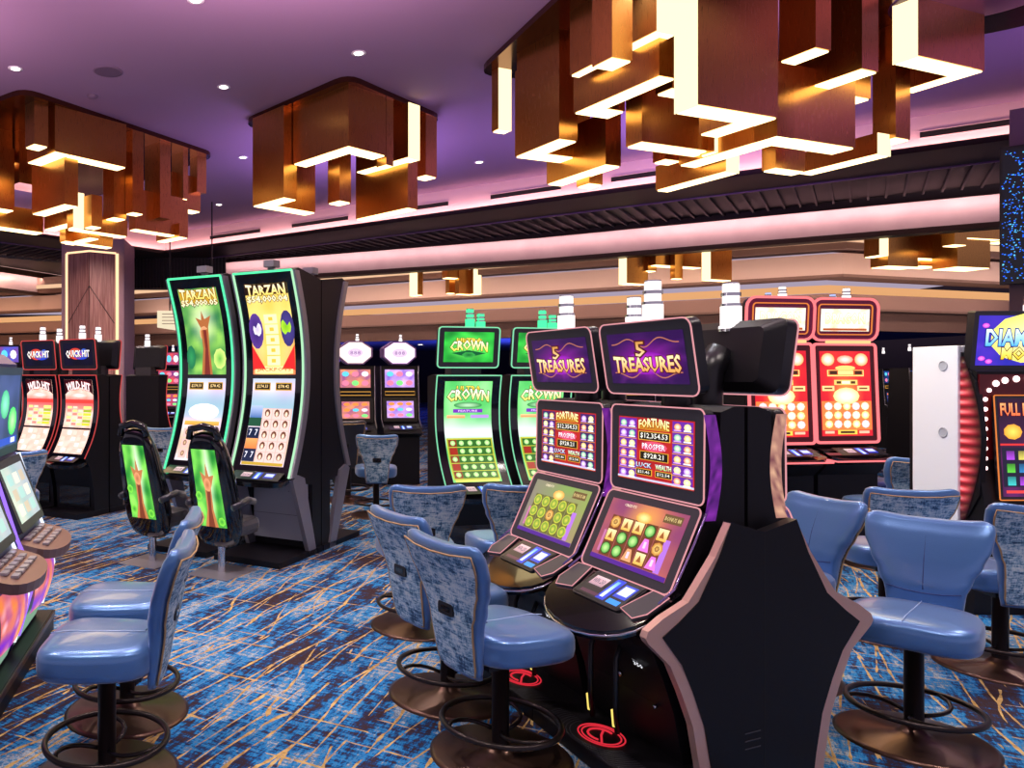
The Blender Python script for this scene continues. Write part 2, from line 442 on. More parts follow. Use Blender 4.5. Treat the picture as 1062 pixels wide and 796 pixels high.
# slots of the air diffusers in the cove face
def cove_slot(u0, u1, n):
    a, b = COVE[1], COVE[2]; dx, dy = b[0]-a[0], b[1]-a[1]; L = math.hypot(dx, dy)
    def t_at(u):
        k = (u-CU)/FP; return (k*a[1]-a[0])/(dx-k*dy)
    t0, t1 = t_at(u0), t_at(u1)
    q0 = (a[0]+dx*t0, a[1]+dy*t0); q1 = (a[0]+dx*t1, a[1]+dy*t1); nx, ny = dy/L, -dx/L
    mb = MB(); mb.prismz([q0, q1, (q1[0]+nx*.012, q1[1]+ny*.012), (q0[0]+nx*.012, q0[1]+ny*.012)], 4.53, 4.60)
    o = mb.build('air_diffuser', BLKR)
    fr = MB()
    for z in (4.52, 4.60): fr.prismz([q0, q1, (q1[0]+nx*.016, q1[1]+ny*.016), (q0[0]+nx*.016, q0[1]+ny*.016)], z, z+.008)
    fr.build('slot_frame', PINKW, o)
    tag(o, n, 'air vent', 'slot diffusers in the ceiling cove')
for u0, u1, n in ((147, 160, 'shortest black slot diffuser beside the left gold chandelier'), (218, 270, 'black slot diffuser between the left and centre gold chandeliers'),
    (303, 361, 'black slot diffuser under the small centre chandelier, left part'), (409, 465, 'black slot diffuser just right of the centre chandelier'),
    (509, 582, 'black slot diffuser under the left corner of the largest chandelier'), (634, 682, 'short black slot diffuser behind the largest chandelier'),
    (954, 1075, 'longest black slot diffuser right of the largest chandelier')):
    cove_slot(u0, u1, n)
# ribbed soffit
RA, RB = offs(COVE, .95), offs(COVE, 2.9)
m_ = MB(); wallstrip(m_, RA, RB, 4.38, 4.42)
for i in range(len(RA)-1):
    a, b = RA[i], RA[i+1]; dx, dy = b[0]-a[0], b[1]-a[1]; L = math.hypot(dx, dy); dx /= L; dy /= L; nx, ny = -dy, dx
    for k in range(int(L/.22)):
        s = .1+k*.22; p = (a[0]+dx*s, a[1]+dy*s)
        m_.prismz([p, (p[0]+dx*.03, p[1]+dy*.03), (p[0]+dx*.03+nx*1.9, p[1]+dy*.03+ny*1.9), (p[0]+nx*1.9, p[1]+ny*1.9)], 4.335, 4.38, 1)
structure(m_.build('trim_4', [RIBM, RIB2]))
m_ = MB(); wallstrip(m_, offs(COVE, .95), offs(COVE, .99), 4.31, 4.385); structure(m_.build('trim_5', mat('violet_trim', hx('7b5a8c'), .4)))
# lit band beyond the soffit
BL = [(-1.23, 18.7), (5.26, 15.3), (10.95, 11.5)]
BLL = [(-9.5, 16.3), (-7.26, 20.4), (-5.9, 22.9)]
for nm, L_, in (('wall_back', BL), ('wall_left', BLL)):
    m_ = MB(); wallstrip(m_, L_, offs(L_, .2), 3.88, 4.9); structure(m_.build(nm, BAND))
    m_ = MB(); wallstrip(m_, offs(L_, -.06), offs(L_, .22), 3.80, 3.885); structure(m_.build('trim_6' if L_ is BL else 'trim_7', SOFF))
    m_ = MB(); wallstrip(m_, offs(L_, -.22), offs(L_, -.18), 4.27, 4.42); structure(m_.build('trim_8' if L_ is BL else 'trim_9', SOFF))
    m_ = MB(); wallstrip(m_, offs(L_, -.15), offs(L_, -.08), 4.40, 4.42)
    tag(m_.build('cove_light_strip', emi('rose_cove_led', hx('ffc8bc'), 6.0)), 'pink light strip washing the lilac band '+('right of the tall curved machines' if L_ is BL else 'left of the wooden column'), 'light strip')
m_ = MB()   # closure between ribbed soffit and band
m_.prismz([(-12, 15), RB[1], (3, 20.5), (-6, 26), (-14, 24)], 4.43, 4.5); m_.prismz([RB[1], RB[2], (14, 12), (10, 17), (3, 20.5)], 4.9, 4.96)
structure(m_.build('trim_10', RIBM))
# dark ribbed bulkhead left of the band
a0, a1 = P(128, 300, 18.2), P(233, 300, 18.0)
m_ = MB(); m_.box(a0.x, a1.x, 18.1, 18.5, 3.62, 4.4)
k = a0.x
while k < a1.x: m_.box(k, k+.02, 18.06, 18.1, 3.62, 4.4, 1); k += .08
structure(m_.build('wall_1', [RIBM, RIB2]))
# stepped far fascias
FL = [(-14, 25), (-7.8, 22.6), (-5.5, 21.6), (-4.6, 23.7), (1.46, 20.2), (10.35, 14.4), (15, 15.8), (21, 17.5)]
def tier(nm, d0, d1, z0, z1, m):
    mb = MB(); wallstrip(mb, offs(FL, d0), offs(FL, d1), z0, z1); o = mb.build(nm, m); return structure(o)
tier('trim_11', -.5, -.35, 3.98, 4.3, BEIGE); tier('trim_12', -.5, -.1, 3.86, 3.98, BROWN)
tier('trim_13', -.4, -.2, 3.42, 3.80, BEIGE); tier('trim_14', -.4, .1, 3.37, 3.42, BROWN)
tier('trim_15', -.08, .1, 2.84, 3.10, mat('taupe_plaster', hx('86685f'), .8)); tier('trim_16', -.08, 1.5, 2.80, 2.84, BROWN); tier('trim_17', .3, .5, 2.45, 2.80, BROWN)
def lstrip(d, z, w, lab, s, c):
    mb = MB(); L_ = offs(FL, d); wallstrip(mb, L_, offs(FL, d+.03), z, z+w); tag(mb.build('cove_light_strip', emi(lab[:20].replace(' ', '_'), hx(c), s)), lab, 'light strip')
lstrip(.02, 3.12, .15, 'orange light strip in the lower recess of the far stepped ceiling', .95, 'f0b078')
lstrip(-.54, 3.985, .10, 'warm light strip in the upper recess of the far stepped ceiling', 1.0, 'f6c8a0')
m_ = MB(); m_.prismz([(-14, 27), (-5, 25.5), (1.46, 22.2), (10.35, 16.4), (16, 17.8), (24, 19), (24, 45), (-14, 45)], 2.95, 3.0)
structure(m_.build('wall_2', FARB))
m_ = MB(); m_.box(-22, 26, 44, 44.3, 0, 5); structure(m_.build('wall_3', FARW))
m_ = MB(); m_.box(-21.9, -21.7, 12, 44, 0, 5); structure(m_.build('wall_4', FARW))
m_ = MB(); m_.box(25.7, 25.9, 5, 44, 0, 5); structure(m_.build('wall_right', FARW))
for i, (u, v, y) in enumerate(((938, 341, 33), (957, 341, 32), (976, 341, 31), (995, 341.5, 30), (1001, 352, 34), (1012, 351, 33), (984, 354, 35), (968, 355, 36), (368, 348, 31), (425, 348, 31), (436, 357, 31), (372, 358, 33), (465, 356, 33), (493, 352, 33))):
    k = (u-CU)/FP; Y = 1.35*FP/(CV-v); 
    if Y > 42: Y = 30+i
    mb = MB(); mb.lathe([(.1, 0), (.1, -.015), (.07, -.02)], (k*Y, Y, 2.95), 12); o = mb.build('ceiling_spotlight', emi('far_spot', hx('fff0d8'), 5.0))
    MB().lathe([(.13, 0), (.13, -.008), (.1, -.01)], (k*Y, Y, 2.95), 12).build('trim_ring', SIL, o)
    tag(o, 'tiny ceiling spotlight in the far blue-lit ceiling '+('between the red machine and the white panel' if u > 900 else 'above the hexagon-topped machines'), 'spotlight', 'far spotlights over the red machines' if u > 900 else 'far spotlights over the hexagon-topped machines')
# main ceiling downlights and fittings
labs = {0: 'ceiling downlight above the left gold chandelier near the photo edge', 1: 'ceiling downlight high above and right of the centre chandelier', 2: 'ceiling downlight left of the centre chandelier, upper of three', 3: 'topmost ceiling downlight cut by the top edge of the photo',
        4: 'ceiling downlight just left of the centre chandelier body', 5: 'ceiling downlight between the centre and the largest chandelier', 6: 'lowest ceiling downlight right of the left chandelier'}
DL = []
for i, (u, v) in enumerate(((16, 71), (372, 55), (232, 90), (203, 0), (252, 163), (497, 168), (227, 212))):
    p = G(u, v, CEILZ) if False else P(u, v, (CEILZ-EYE)*FP/(CV-v)); DL.append(p)
    mb = MB(); mb.lathe([(.05, -.004), (.045, -.006)], (p.x, p.y, CEILZ), 16); o = mb.build('downlight', DLT)
    MB().lathe([(.075, 0), (.075, -.004), (.05, -.005)], (p.x, p.y, CEILZ), 16).build('trim_ring', WHT, o)
    tag(o, labs[i], 'downlight', 'recessed downlights')
p = P(112, 74, 3.2*FP/(CV-74)); mb = MB(); mb.lathe([(.14, 0), (.14, -.008), (.13, -.01)], (p.x, p.y, CEILZ), 24); o = mb.build('ceiling_speaker', mat('speaker_grille', hx('6b5870'), .8))
MB().lathe([(.155, 0), (.155, -.006), (.14, -.007)], (p.x, p.y, CEILZ), 24).build('trim_ring', mat('speaker_ring', hx('7d6883'), .6), o)
tag(o, 'round mauve ceiling speaker above the left chandelier', 'speaker')
p = P(96, 99, 3.2*FP/(CV-99)); mb = MB(); mb.lathe([(.06, 0), (.06, -.02), (.04, -.035), (.01, -.04)], (p.x, p.y, CEILZ), 16); o = mb.build('smoke_detector', mat('speaker_ring', hx('7d6883')))
tag(o, 'small round smoke detector beside the ceiling speaker', 'smoke detector')
p = P(1020, -24, 3.2*FP/(CV+24)); mb = MB(); mb.lathe([(.62, -.0), (.62, -.06), (.58, -.07), (.05, -.07)], (p.x+.1, p.y+.1, CEILZ), 48); o = mb.build('ceiling_dome', mat('purple_lacquer', hx('5a2a58'), .3))
tag(o, 'round dark purple ceiling disc at the top right behind the largest chandelier', 'ceiling disc')
# ---- wooden column with glowing edge
WOOD = mat('rosewood_veneer', hx('8a5a52'), .45)
_n = N(WOOD, 'ShaderNodeTexNoise', Scale=3.0, Detail=6.0); LK(WOOD, coords(WOOD, (12, 12, .6)), _n.inputs['Vector'])
_r = ramp(WOOD, [(.35, hx('8f5d54')), (.65, hx('c08c80'))]); LK(WOOD, _n.outputs[0], _r.inputs[0]); LK(WOOD, _r.outputs[0], bsdf(WOOD).inputs['Base Color'])
cx, cy = P(94.5, 300, 15.4).x, 15.4
colm = thing('wood_clad_column', 'square rosewood column with a glowing outline behind the quick-hit style machines', 'column', (cx, cy, 0))
colm['label'] = 'wood-clad column with warm glowing edges standing behind the leftmost slot machines'
mb = MB(); mb.box(-.63, .63, .14, 1.3, 0, 4.33); mb.build('shaft', mat('column_lilac', hx('94788a'), .6), colm)
pm = MB(); pts = [(-.49, .14), (-.47, .02), (0, -.16), (.47, .02), (.49, .14)]
pm.prismz(pts, 0, 4.0); pl = pm.build('wood_panel', WOOD, colm)
j = MB()
for sx in (-1, 1): j.tube([(sx*.46, .016, 2.62), (0, -.162, 3.35)], .008, seg=4)
j.tube([(0, -.162, 0), (0, -.162, 4.0)], .006, seg=4); j.build('groove', SOFF, pl)
for sx in (-1, 1): MB().box(min(sx*.47, sx*.53), max(sx*.47, sx*.53), .06, .1, 0, 4.02).build('glow_strip', emi('column_glow', hx('ffd0a0'), 1.6), colm)
MB().tube([(-.49, .03, 4.02), (0, -.14, 4.04), (.49, .03, 4.02)], .02, seg=6).build('glow_strip', emi('column_glow', hx('ffd0a0'), 1.6), colm)
# ---- right column with blue LED wall screen
c0 = P(1047, 300, 7.9)
RZC = -math.radians(43.5)
mb = MB(); mb.box(0, 1.6, .1, 1.5, 0, 4.33); structure(mb.build('wall_5', mat('column_taupe', hx('6f5660'), .6), None, (c0.x, c0.y, 0), RZC))
led = thing('led_wall_screen', 'blue speckled LED screen on the column at the right edge', 'screen', (c0.x, c0.y+.08, 0), RZC)
MB().box(-.02, 1.2, -.12, 0, 2.52, 3.92).build('housing', BLK, led)
A = Art()
random.seed(3)
A.grid(lambda a, b: '050a14')
for i in range(2200):
    a, b = random.random(), random.random(); d = nz(a*4, b*5)
    if d < .42 and not b < .12: continue
    r = .004+.005*random.random(); A.rect(a, b, r*1.3, r, mix('0a5cff', '70e0ff', random.random()**2), 1)
A.build('lit_panel', lambda a, b, c: Vector((.0+a*1.18, -.12-c, 2.55+b*1.34)), led)
# hanging cream sign left of the tall machines
s0, s1 = P(163, 322, 12.5), P(226, 346, 12.5)
sg = thing('hanging_sign', 'cream illuminated sign hanging left of the tall green-edged machine', 'sign', (s0.x, 12.5, s1.z))
w_, h_ = s1.x-s0.x, s0.z-s1.z
mb = MB(); mb.prism([(0, h_), (w_, h_*1.0), (w_, -.05), (w_*.7, 0.0), (0, h_*.28)], lambda x, z: (x, 0, z), lambda x, z: (x, .08, z)); mb.build('panel', emi('sign_cream', hx('ffeecb'), .95), sg)
mb = MB()
for k in range(4): mb.box(.08, w_*.95, -.004, 0, h_*(.42+.14*k), h_*(.42+.14*k)+.012)
mb.build('printed_line', BEIGE, sg)
for x in (.2, w_-.1): MB().tube([(x, .04, h_), (x, .04, 4.4-s1.z)], .012).build('hanger', BLK, sg)
# ================================================================== CHANDELIERS (clusters of folded gold boxes with lit undersides)
def edge_len(p, ax, u):      # how far along ax from p until column u is reached
    k = (u-CU)/FP; return (k*p.y-p.x)/(ax[0]-k*ax[1])
def chandelier(name, label, plate, az, zt, boxes):
    a = (math.sin(math.radians(az)), math.cos(math.radians(az))); b = (a[1], -a[0])
    cx = sum(q[0] for q in plate)/len(plate); cy = sum(q[1] for q in plate)/len(plate)
    root = thing(name, label, 'chandelier', (cx, cy, zt))
    def loc(v): return (v[0]-cx, v[1]-cy, v[2]-zt)
    # rounded plate
    pts = []; n = len(plate)
    for i in range(n):
        p0, p1, p2 = (Vector(plate[(i+k) % n]) for k in (-1, 0, 1)); r = .22
        q0 = p1+(p0-p1).normalized()*r; q2 = p1+(p2-p1).normalized()*r
        for t in (0, .25, .5, .75, 1): q = q0*(1-t)**2+p1*2*t*(1-t)+q2*t*t; pts.append((q.x-cx, q.y-cy))
    mb = MB(); mb.prismz(pts, 0, CEILZ-zt); mb.build('ceiling_plate', PLATE, root)
    for bx in boxes:
        u, v, y, ae, be = bx[:5]; opt = bx[5] if len(bx) > 5 else ''; h = bx[6] if len(bx) > 6 else None
        p = P(u, v, y); La = edge_len(p, a, ae) if isinstance(ae, int) or ae > 5 else ae; Lb = edge_len(p, b, be) if isinstance(be, int) or be > 5 else be
        La = min(max(La, .03), 3); Lb = min(max(Lb, .03), 3)
        top = zt if h is None else p.z+h
        if 'i' in opt: p = p+Vector((b[0], b[1], 0))*0
        q = [(p.x, p.y), (p.x+b[0]*Lb, p.y+b[1]*Lb), (p.x+b[0]*Lb+a[0]*La, p.y+b[1]*Lb+a[1]*La), (p.x+a[0]*La, p.y+a[1]*La)]
        q = [(x-cx, y_-cy) for x, y_ in q]
        mb = MB(); mb.prismz(q, p.z+.012-zt, top-zt+(.0 if h is None else 0)); o = mb.build('gold_box', GOLD, root)
        if 'n' not in opt:
            e = .012; ins = [(q[0][0]+(a[0]+b[0])*e, q[0][1]+(a[1]+b[1])*e), (q[1][0]+(a[0]-b[0])*e, q[1][1]+(a[1]-b[1])*e), (q[2][0]-(a[0]+b[0])*e, q[2][1]-(a[1]+b[1])*e), (q[3][0]+(b[0]-a[0])*e, q[3][1]+(b[1]-a[1])*e)]
            MB().prismz(ins, p.z-zt, p.z+.0125-zt).build('light_strip', LED, o)
        if 'R' in opt:   # lit end face spanned by b (towards camera right)
            e = .006; f = [(q[0][0]-a[0]*e, q[0][1]-a[1]*e), (q[1][0]-a[0]*e, q[1][1]-a[1]*e), q[1], q[0]]
            MB().prismz(f, p.z-zt, top-zt-.002).build('light_panel', LEDV, o)
        if 'L' in opt:
            e = .006; f = [(q[0][0]-b[0]*e, q[0][1]-b[1]*e), q[0], q[3], (q[3][0]-b[0]*e, q[3][1]-b[1]*e)]
            MB().prismz(f, p.z-zt, top-zt-.002).build('light_panel', LEDV, o)
    return root
Z = 4.74
# centre
chandelier('box_chandelier', 'small square gold box chandelier over the tall curved machines', [(-.41, 9.7), (.78, 8.2), (2.09, 9.55), (.9, 11.05)], -38.9, Z, [
    (361.4, 152.3, 8.35, 304, .2), (374.9, 155.8, 8.476, .2, 400),
    (294.3, 205.5, 9.0, 262, .2), (272.4, 211.6, 9.311, .2, 327, '', 1.0),
    (352.3, 208.8, 9.0, 340, 364, '', .9), (423.5, 163.6, 8.9, 369, 435, 'R'), (400.5, 171.5, 8.75, .15, 408),
    (441.6, 182.2, 9.3, 429, 453), (423, 216.2, 9.1, 369, 433, '', .62)])
# big
chandelier('box_chandelier', 'largest gold box chandelier at the top right above the twin purple-screen machines', [(2.13, 8.1), (2.62, 4.9), (6.2, 5.3), (6.85, 6.9), (4.6, 8.6)], -20.7, Z, [
    (723.7, 109.6, 5.6, .2, 807, 'L'), (787, 120.1, 5.819, 725, .2), (952, 58.8, 6.4, 926, 1021, 'L'), (1009.6, 72.1, 6.665, 935, .15),
    (517, 134.5, 7.9, 510, 530, 'R'), (580, 145, 7.0, 536, 599), (548, 158.2, 7.402, .2, 612, '', .85),
    (617, 66.5, 6.4, 591, .1), (634.8, 60.5, 5.9, 614, 656), (681, 33, 5.9, 645, 701, 'R'),
    (683.7, 79.6, 6.0, 600, 701), (612, 111, 6.683, .2, 648, '', .75), (628, 171.5, 7.2, 567, 644, '', .5), (611, 191, 7.6, 598, 625, '', .5),
    (665.6, 148, 6.6, 649, 737), (697, 92.5, 6.3, 680, .2), (690, 166, 7.2, 677, 706, '', .4),
    (806, 142, 6.3, 704, .2, '', .45), (806, 142, 6.3, .2, 887, '', .62), (753, 178.5, 7.0, 680, 766, 'R', .25), (741, 158, 6.8, .15, 758, 'R', .28),
    (910, 160.5, 6.9, 828, 923, 'R', .2), (804.5, 175, 6.9, 790, 835, '', .28),
    (894, 72.4, 6.1, 817, 911), (839, 91.6, 6.493, .18, 903, '', .5), (846, 50.5, 5.9, 808, 862), (929, 143.5, 6.9, 905, 944), (893, 60, 6.9, .3, 912, 'n', .5),
    (700, 40, 7.4, 640, 760, 'n'), (850, 60, 7.4, 790, 900, 'n')])
# left
chandelier('box_chandelier', 'long gold box chandelier cut off by the left edge of the photo', [(-2.8, 8.6), (-.86, 11.15), (-3.5, 14), (-6.2, 11.2)], -45.2, Z, [
    (57.1, 157.9, 9.0, 28, .2), (72.9, 161.4, 9.142, .2, 131), (35.5, 150, 8.85, 26, 50), (-30, 160, 9.6, .2, 13), (-30, 212, 9.5, .2, 15, '', .8),
    (66.7, 212.5, 9.2, 33, 81, '', .75), (73, 231.5, 9.8, 46, .15, '', .3), (-40, 230, 9.6, .2, 45, '', .3),
    (95, 235, 9.5, 87, 106, '', .4), (76, 236, 9.6, .15, 87, 'R', .45), (76, 237.5, 9.7, .15, 132, '', .22), (68, 250.5, 10.2, .15, 117, '', .2), (93, 247, 10.0, 66, .15, '', .2),
    (137.5, 220.8, 9.9, 130, 149), (166, 226.3, 10.4, 150, 177, 'n'), (190, 206.5, 10.85, 178, 195), (204.5, 199.5, 11.1, 197, 214, 'n'),
    (178, 214.5, 10.9, .2, 208, '', .5), (140.5, 238, 10.3, .15, 195, '', .55), (186, 246, 10.7, 162, .15, '', .2), (118, 226, 9.9, 107, 131, '', .9),
    (20, 190, 9.9, 5, 60, 'n')])
# far ones under the lilac band
def far_chand(label, plate, az, boxes): return chandelier('box_chandelier', label, plate, az, 4.7, boxes)
def fplate(u0, u1, y, d=2.2): 
    p, q = P(u0, 300, y), P(u1, 300, y); return [(p.x, y-.4), (q.x, y-.4), (q.x, y+d), (p.x, y+d)]
far_chand('distant gold box chandelier seen under the lilac band above the green machines', fplate(420, 505, 17.5, .8), -25, [
    (433, 306, 17.5, 425, .15, 'L'), (476, 305, 17.5, 472, 491), (491, 305, 17.5, .2, 499, 'R'), (464, 288, 17.4, .2, 500, '', .6), (466, 304, 17.8, 462, 472, '', .5)])
far_chand('distant gold box chandelier under the lilac band above the purple-screen machines candle lights', fplate(636, 765, 14.75, .5), -20, [
    (650, 294, 14.6, 642, 672, 'L'), (737, 290, 14.3, 728, 759, 'L'), (700, 289, 14.6, 695, 708), (680, 275, 14.6, .2, 728, '', .5), (672, 281, 14.7, .2, 681)])
far_chand('distant gold box chandelier seen under the lilac band beside the blue LED screen', fplate(880, 1060, 13.2, .8), -14, [
    (921, 276, 13.0, .3, 952), (912, 265, 12.9, 896, 921, 'R'), (952, 268, 13.2, .3, 989), (993, 277, 12.9, .4, 1027), (990, 254, 12.7, .2, 1003, ''), (1019, 243, 13.2, .2, 1034, 'R', .3), (1003, 247, 12.9, .15, 1040), (1035, 251, 13.1, .2, 1048), (955, 276, 13.4, .3, 974)])
# ================================================================== STOOLS (face local -y)
def sgnp(x, p): return math.copysign(abs(x)**p, x)
def make_stool(name, label, group):
    t = thing(name, label, 'stool', (0, 0, 0), 0, group)
    # base
    MB().lathe([(.29, 0), (.29, .008), (.27, .016), (.07, .03), (.05, .045), (.036, .06)], seg=40).build('base_disc', BRZ, t)
    MB().lathe([(.036, .05), (.036, .40), (.05, .405), (.05, .445)], seg=20).build('pole', DMT, t)
    ring = MB(); ring.tube([(.24*math.cos(a), .24*math.sin(a), .15) for a in [2*PI*k/40 for k in range(40)]], .0125, True, 8)
    for k in range(3):
        a = 2*PI*k/3+.5; pts = []
        for s in range(7):
            q = s/6; r = .035+q*.205; b = a+.9*q*q; pts.append((r*math.cos(b), r*math.sin(b), .11+.04*q))
        ring.tube(pts, .009, seg=6)
    ring.build('foot_ring', DMT, t)
    # seat
    m = MB(); NN = 36; prof = [(.80, .445), (.93, .45), (.985, .462), (1.0, .485), (1.0, .52), (.985, .540), (.94, .553), (.8, .560), (.5, .563), (.0, .564)]
    vs = []
    for k_, z in prof:
        for i in range(NN):
            a = 2*PI*i/NN; x = .235*sgnp(math.cos(a), .5)*k_; y = .225*sgnp(math.sin(a), .62)*k_
            zz = z + (.012*math.cos(x*5)-.0 if z > .5 else 0) - (.03*max(0, -y/.225-.6) if z > .5 else 0)
            vs.append((x*(1-.08*(y/.225)), y-.02, zz))
    fs = [(j*NN+i, j*NN+(i+1) % NN, (j+1)*NN+(i+1) % NN, (j+1)*NN+i) for j in range(len(prof)-1) for i in range(NN)] + [list(range(NN))[::-1]]
    m.add(vs, fs, 0, True); seat = m.build('seat', LEATHER, t)
    s = MB(); s.tube([(0, y_, .5765-(.03*max(0, -(y_+.02)/.225-.6))) for y_ in [-.225, -.2, -.16, -.1, 0, .1, .16]], .0022, seg=4)
    s.build('seam', mat('seam_highlight', hx('b4c8ec'), .4), seat)  # seat seam, coloured pale to paint the highlight running along it
    MB().box(-.12, .12, -.12, .16, .42, .448).build('seat_frame', BLK, t)
    # backrest loft
    def hw(v):  # half width
        K = [(0, .115), (.12, .128), (.3, .137), (.42, .143), (.55, .166), (.7, .2), (.85, .228), (.95, .234), (1, .228)]
        for (a, b), (c, d) in zip(K, K[1:]):
            if v <= c: q = (v-a)/(c-a); q = q*q*(3-2*q); return b+(d-b)*q
        return .222
    def cy(v):  # centre line depth
        K = [(0, .20), (.15, .212), (.35, .222), (.5, .225), (.7, .25), (.85, .28), (1, .315)]
        for (a, b), (c, d) in zip(K, K[1:]):
            if v <= c: return b+(d-b)*(v-a)/(c-a)
        return .315
    def th(v): return .022+.022*min(1, v*2.2) - (.012 if v > .97 else 0)
    Z0, Z1 = .39, .912
    def bp(x, v, side, ex=0.0):   # side -1 front .. +1 rear
        w = hw(v); u = x/w; y = cy(v)-.30*x*x*1.2+side*(th(v)*(1-.25*abs(u)**4)+ex); z = Z0+(Z1-Z0)*v+ (.018*(u*u) if v > .8 else 0)*((v-.8)/.2 if v > .8 else 0)
        return (x, y, z)
    m = MB(); NV, NH = 22, 12; ring_ = []
    vs = []
    for j in range(NV+1):
        v = j/NV
        for i in range(2*NH+ 2*3):
            pass
    def loop(v, k=1.0):
        w = hw(v)*k; out = []
        n = 30
        for i in range(n):
            a = 2*PI*i/n; u = sgnp(math.cos(a), .42); sd = sgnp(math.sin(a), .42)
            out.append(bp(u*w, v, sd*(1 if k == 1 else k)))
        return out
    loops = [loop(0, .93)]+[loop(j/NV) for j in range(NV+1)]
    tp = loop(1, .9); tp = [(p[0], p[1], p[2]+.016) for p in tp]; loops.append(tp)
    tp2 = [(p[0]*.9, .315+(p[1]-.315)*.4, p[2]+.004) for p in tp]; loops.append(tp2)
    n = 30; vs = [p for l in loops for p in l]
    fs = [(j*n+i, j*n+(i+1) % n, (j+1)*n+(i+1) % n, (j+1)*n+i) for j in range(len(loops)-1) for i in range(n)]+[list(range(n))[::-1], [(len(loops)-1)*n+i for i in range(n)]]
    m.add(vs, fs, 0, True); back = m.build('backrest', LEATHER, t)
    # rear upholstery panel
    m = MB(); m.grid(12, 24, lambda a, b: bp((a-.5)*2*hw(.03+.94*b)*.93, .03+.94*b, 1, .006))
    pan = m.build('back_panel', DENIM, t)
    path = [bp(-hw(v)*.945, v, 1, .004) for v in [.03+.94*k/16 for k in range(17)]]+[bp(hw(.97)*x, .97, 1, .004) for x in (-.5, 0, .5)]+[bp(hw(v)*.945, v, 1, .004) for v in [.97-.94*k/16 for k in range(17)]]
    MB().tube(path, .0042, True, 6).build('piping', PIPING, pan)
    m = MB(); y0 = cy(.5)+th(.5)
    m.prism(rr(.095, .05, .012), lambda x, z: (x, y0+.003, .655+z), lambda x, z: (x, y0+.014, .655+z)); g = m.build('grab_handle', BLK, back)
    m = MB(); m.prism(rr(.06, .022, .008), lambda x, z: (x, y0+.013, .655+z), lambda x, z: (x, y0+.0155, .655+z)); m.build('handle_slot', GLS, g)
    MB().tube([bp(0, v, -1, .0005) for v in [.45+.5*k/8 for k in range(9)]], .0028, seg=4).build('seam', mat('seam_dark', hx('34467e'), .5), back)
    s = MB(); s.tube([bp(x*hw(.42)*.93, .42+.03*x*x, -1, .0005) for x in (-1, -.5, 0, .5, 1)], .0028, seg=4)
    s.build('seam', mat('seam_dark', hx('34467e'), .5), back)
    return t
def face(fx, fy): return math.atan2(fx, -fy)
SG = 'blue swivel stools'
st0 = make_stool('casino_stool', 'blue leather stool at right, its smooth front showing, beside the black end panel', SG)
d5 = (-.2137, .9769); n5 = (.9769, .2137)
st0.location = (2.80, 3.38, 0); st0.rotation_euler = (0, 0, face(-.76, -.65))
for x, y, fx, fy, lab in (
    (2.68, 4.1, -.98, -.2, 'blue stool mostly hidden behind the black end panel, its backrest edge showing'),
    (.945, 3.23, .93, .42, 'nearest middle blue stool, denim rear facing the camera, before the right purple-screen machine'),
    (.86, 3.84, .93, .42, 'blue stool just behind the nearest middle one, facing the left purple-screen machine'),
    (-.67, 3.08, -1.0, .02, 'nearest blue stool at the bottom left, seen from the side'),
    (-.70, 3.66, -1.0, .02, 'second blue stool on the left, half behind the nearest one'),
    (.9, 4.9, -.05, 1.0, 'denim-backed stool directly before the left green machine'),
    (1.49, 4.95, .0, 1.0, 'denim-backed stool before the right green machine, partly cut by a purple-screen monitor'),
    (3.76, 4.75, .25, .96, 'denim-backed stool in front of the white side panel, behind the right stool'),
    (3.95, 4.2, .2, .98, 'denim-backed stool cut off by the right edge, before the bulb-lit machine'),
    (5.1, 6.45, -.05, 1.0, 'denim-backed stool in front of the red portrait-screen machine'),
    (1.15, 8.75, .1, 1.0, 'small distant denim-backed stool before the right hexagon-topped machine'),
    (-2.35, 6.9, -.55, .85, 'denim-backed stool in the gap behind the left-edge machines before the leftmost machines'),
    (-1.36, 9.9, .3, 1.0, 'distant dark stool between the leftmost machines and the green-edged tall machine')):
    dup(st0, (x, y, 0), face(fx, fy), lab)
# darker chairs further off
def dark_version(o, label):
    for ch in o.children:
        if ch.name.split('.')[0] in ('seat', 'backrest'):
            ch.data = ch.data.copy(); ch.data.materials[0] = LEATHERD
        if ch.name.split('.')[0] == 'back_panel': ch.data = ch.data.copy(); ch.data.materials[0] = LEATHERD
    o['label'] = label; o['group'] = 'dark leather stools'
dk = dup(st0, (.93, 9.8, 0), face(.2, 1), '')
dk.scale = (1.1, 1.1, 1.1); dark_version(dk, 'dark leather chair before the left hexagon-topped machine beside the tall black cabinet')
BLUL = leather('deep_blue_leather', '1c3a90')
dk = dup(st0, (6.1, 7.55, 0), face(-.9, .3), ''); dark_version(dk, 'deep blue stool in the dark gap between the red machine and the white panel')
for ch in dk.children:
    if ch.name.split('.')[0] in ('seat', 'backrest', 'back_panel'): ch.data.materials[0] = BLUL
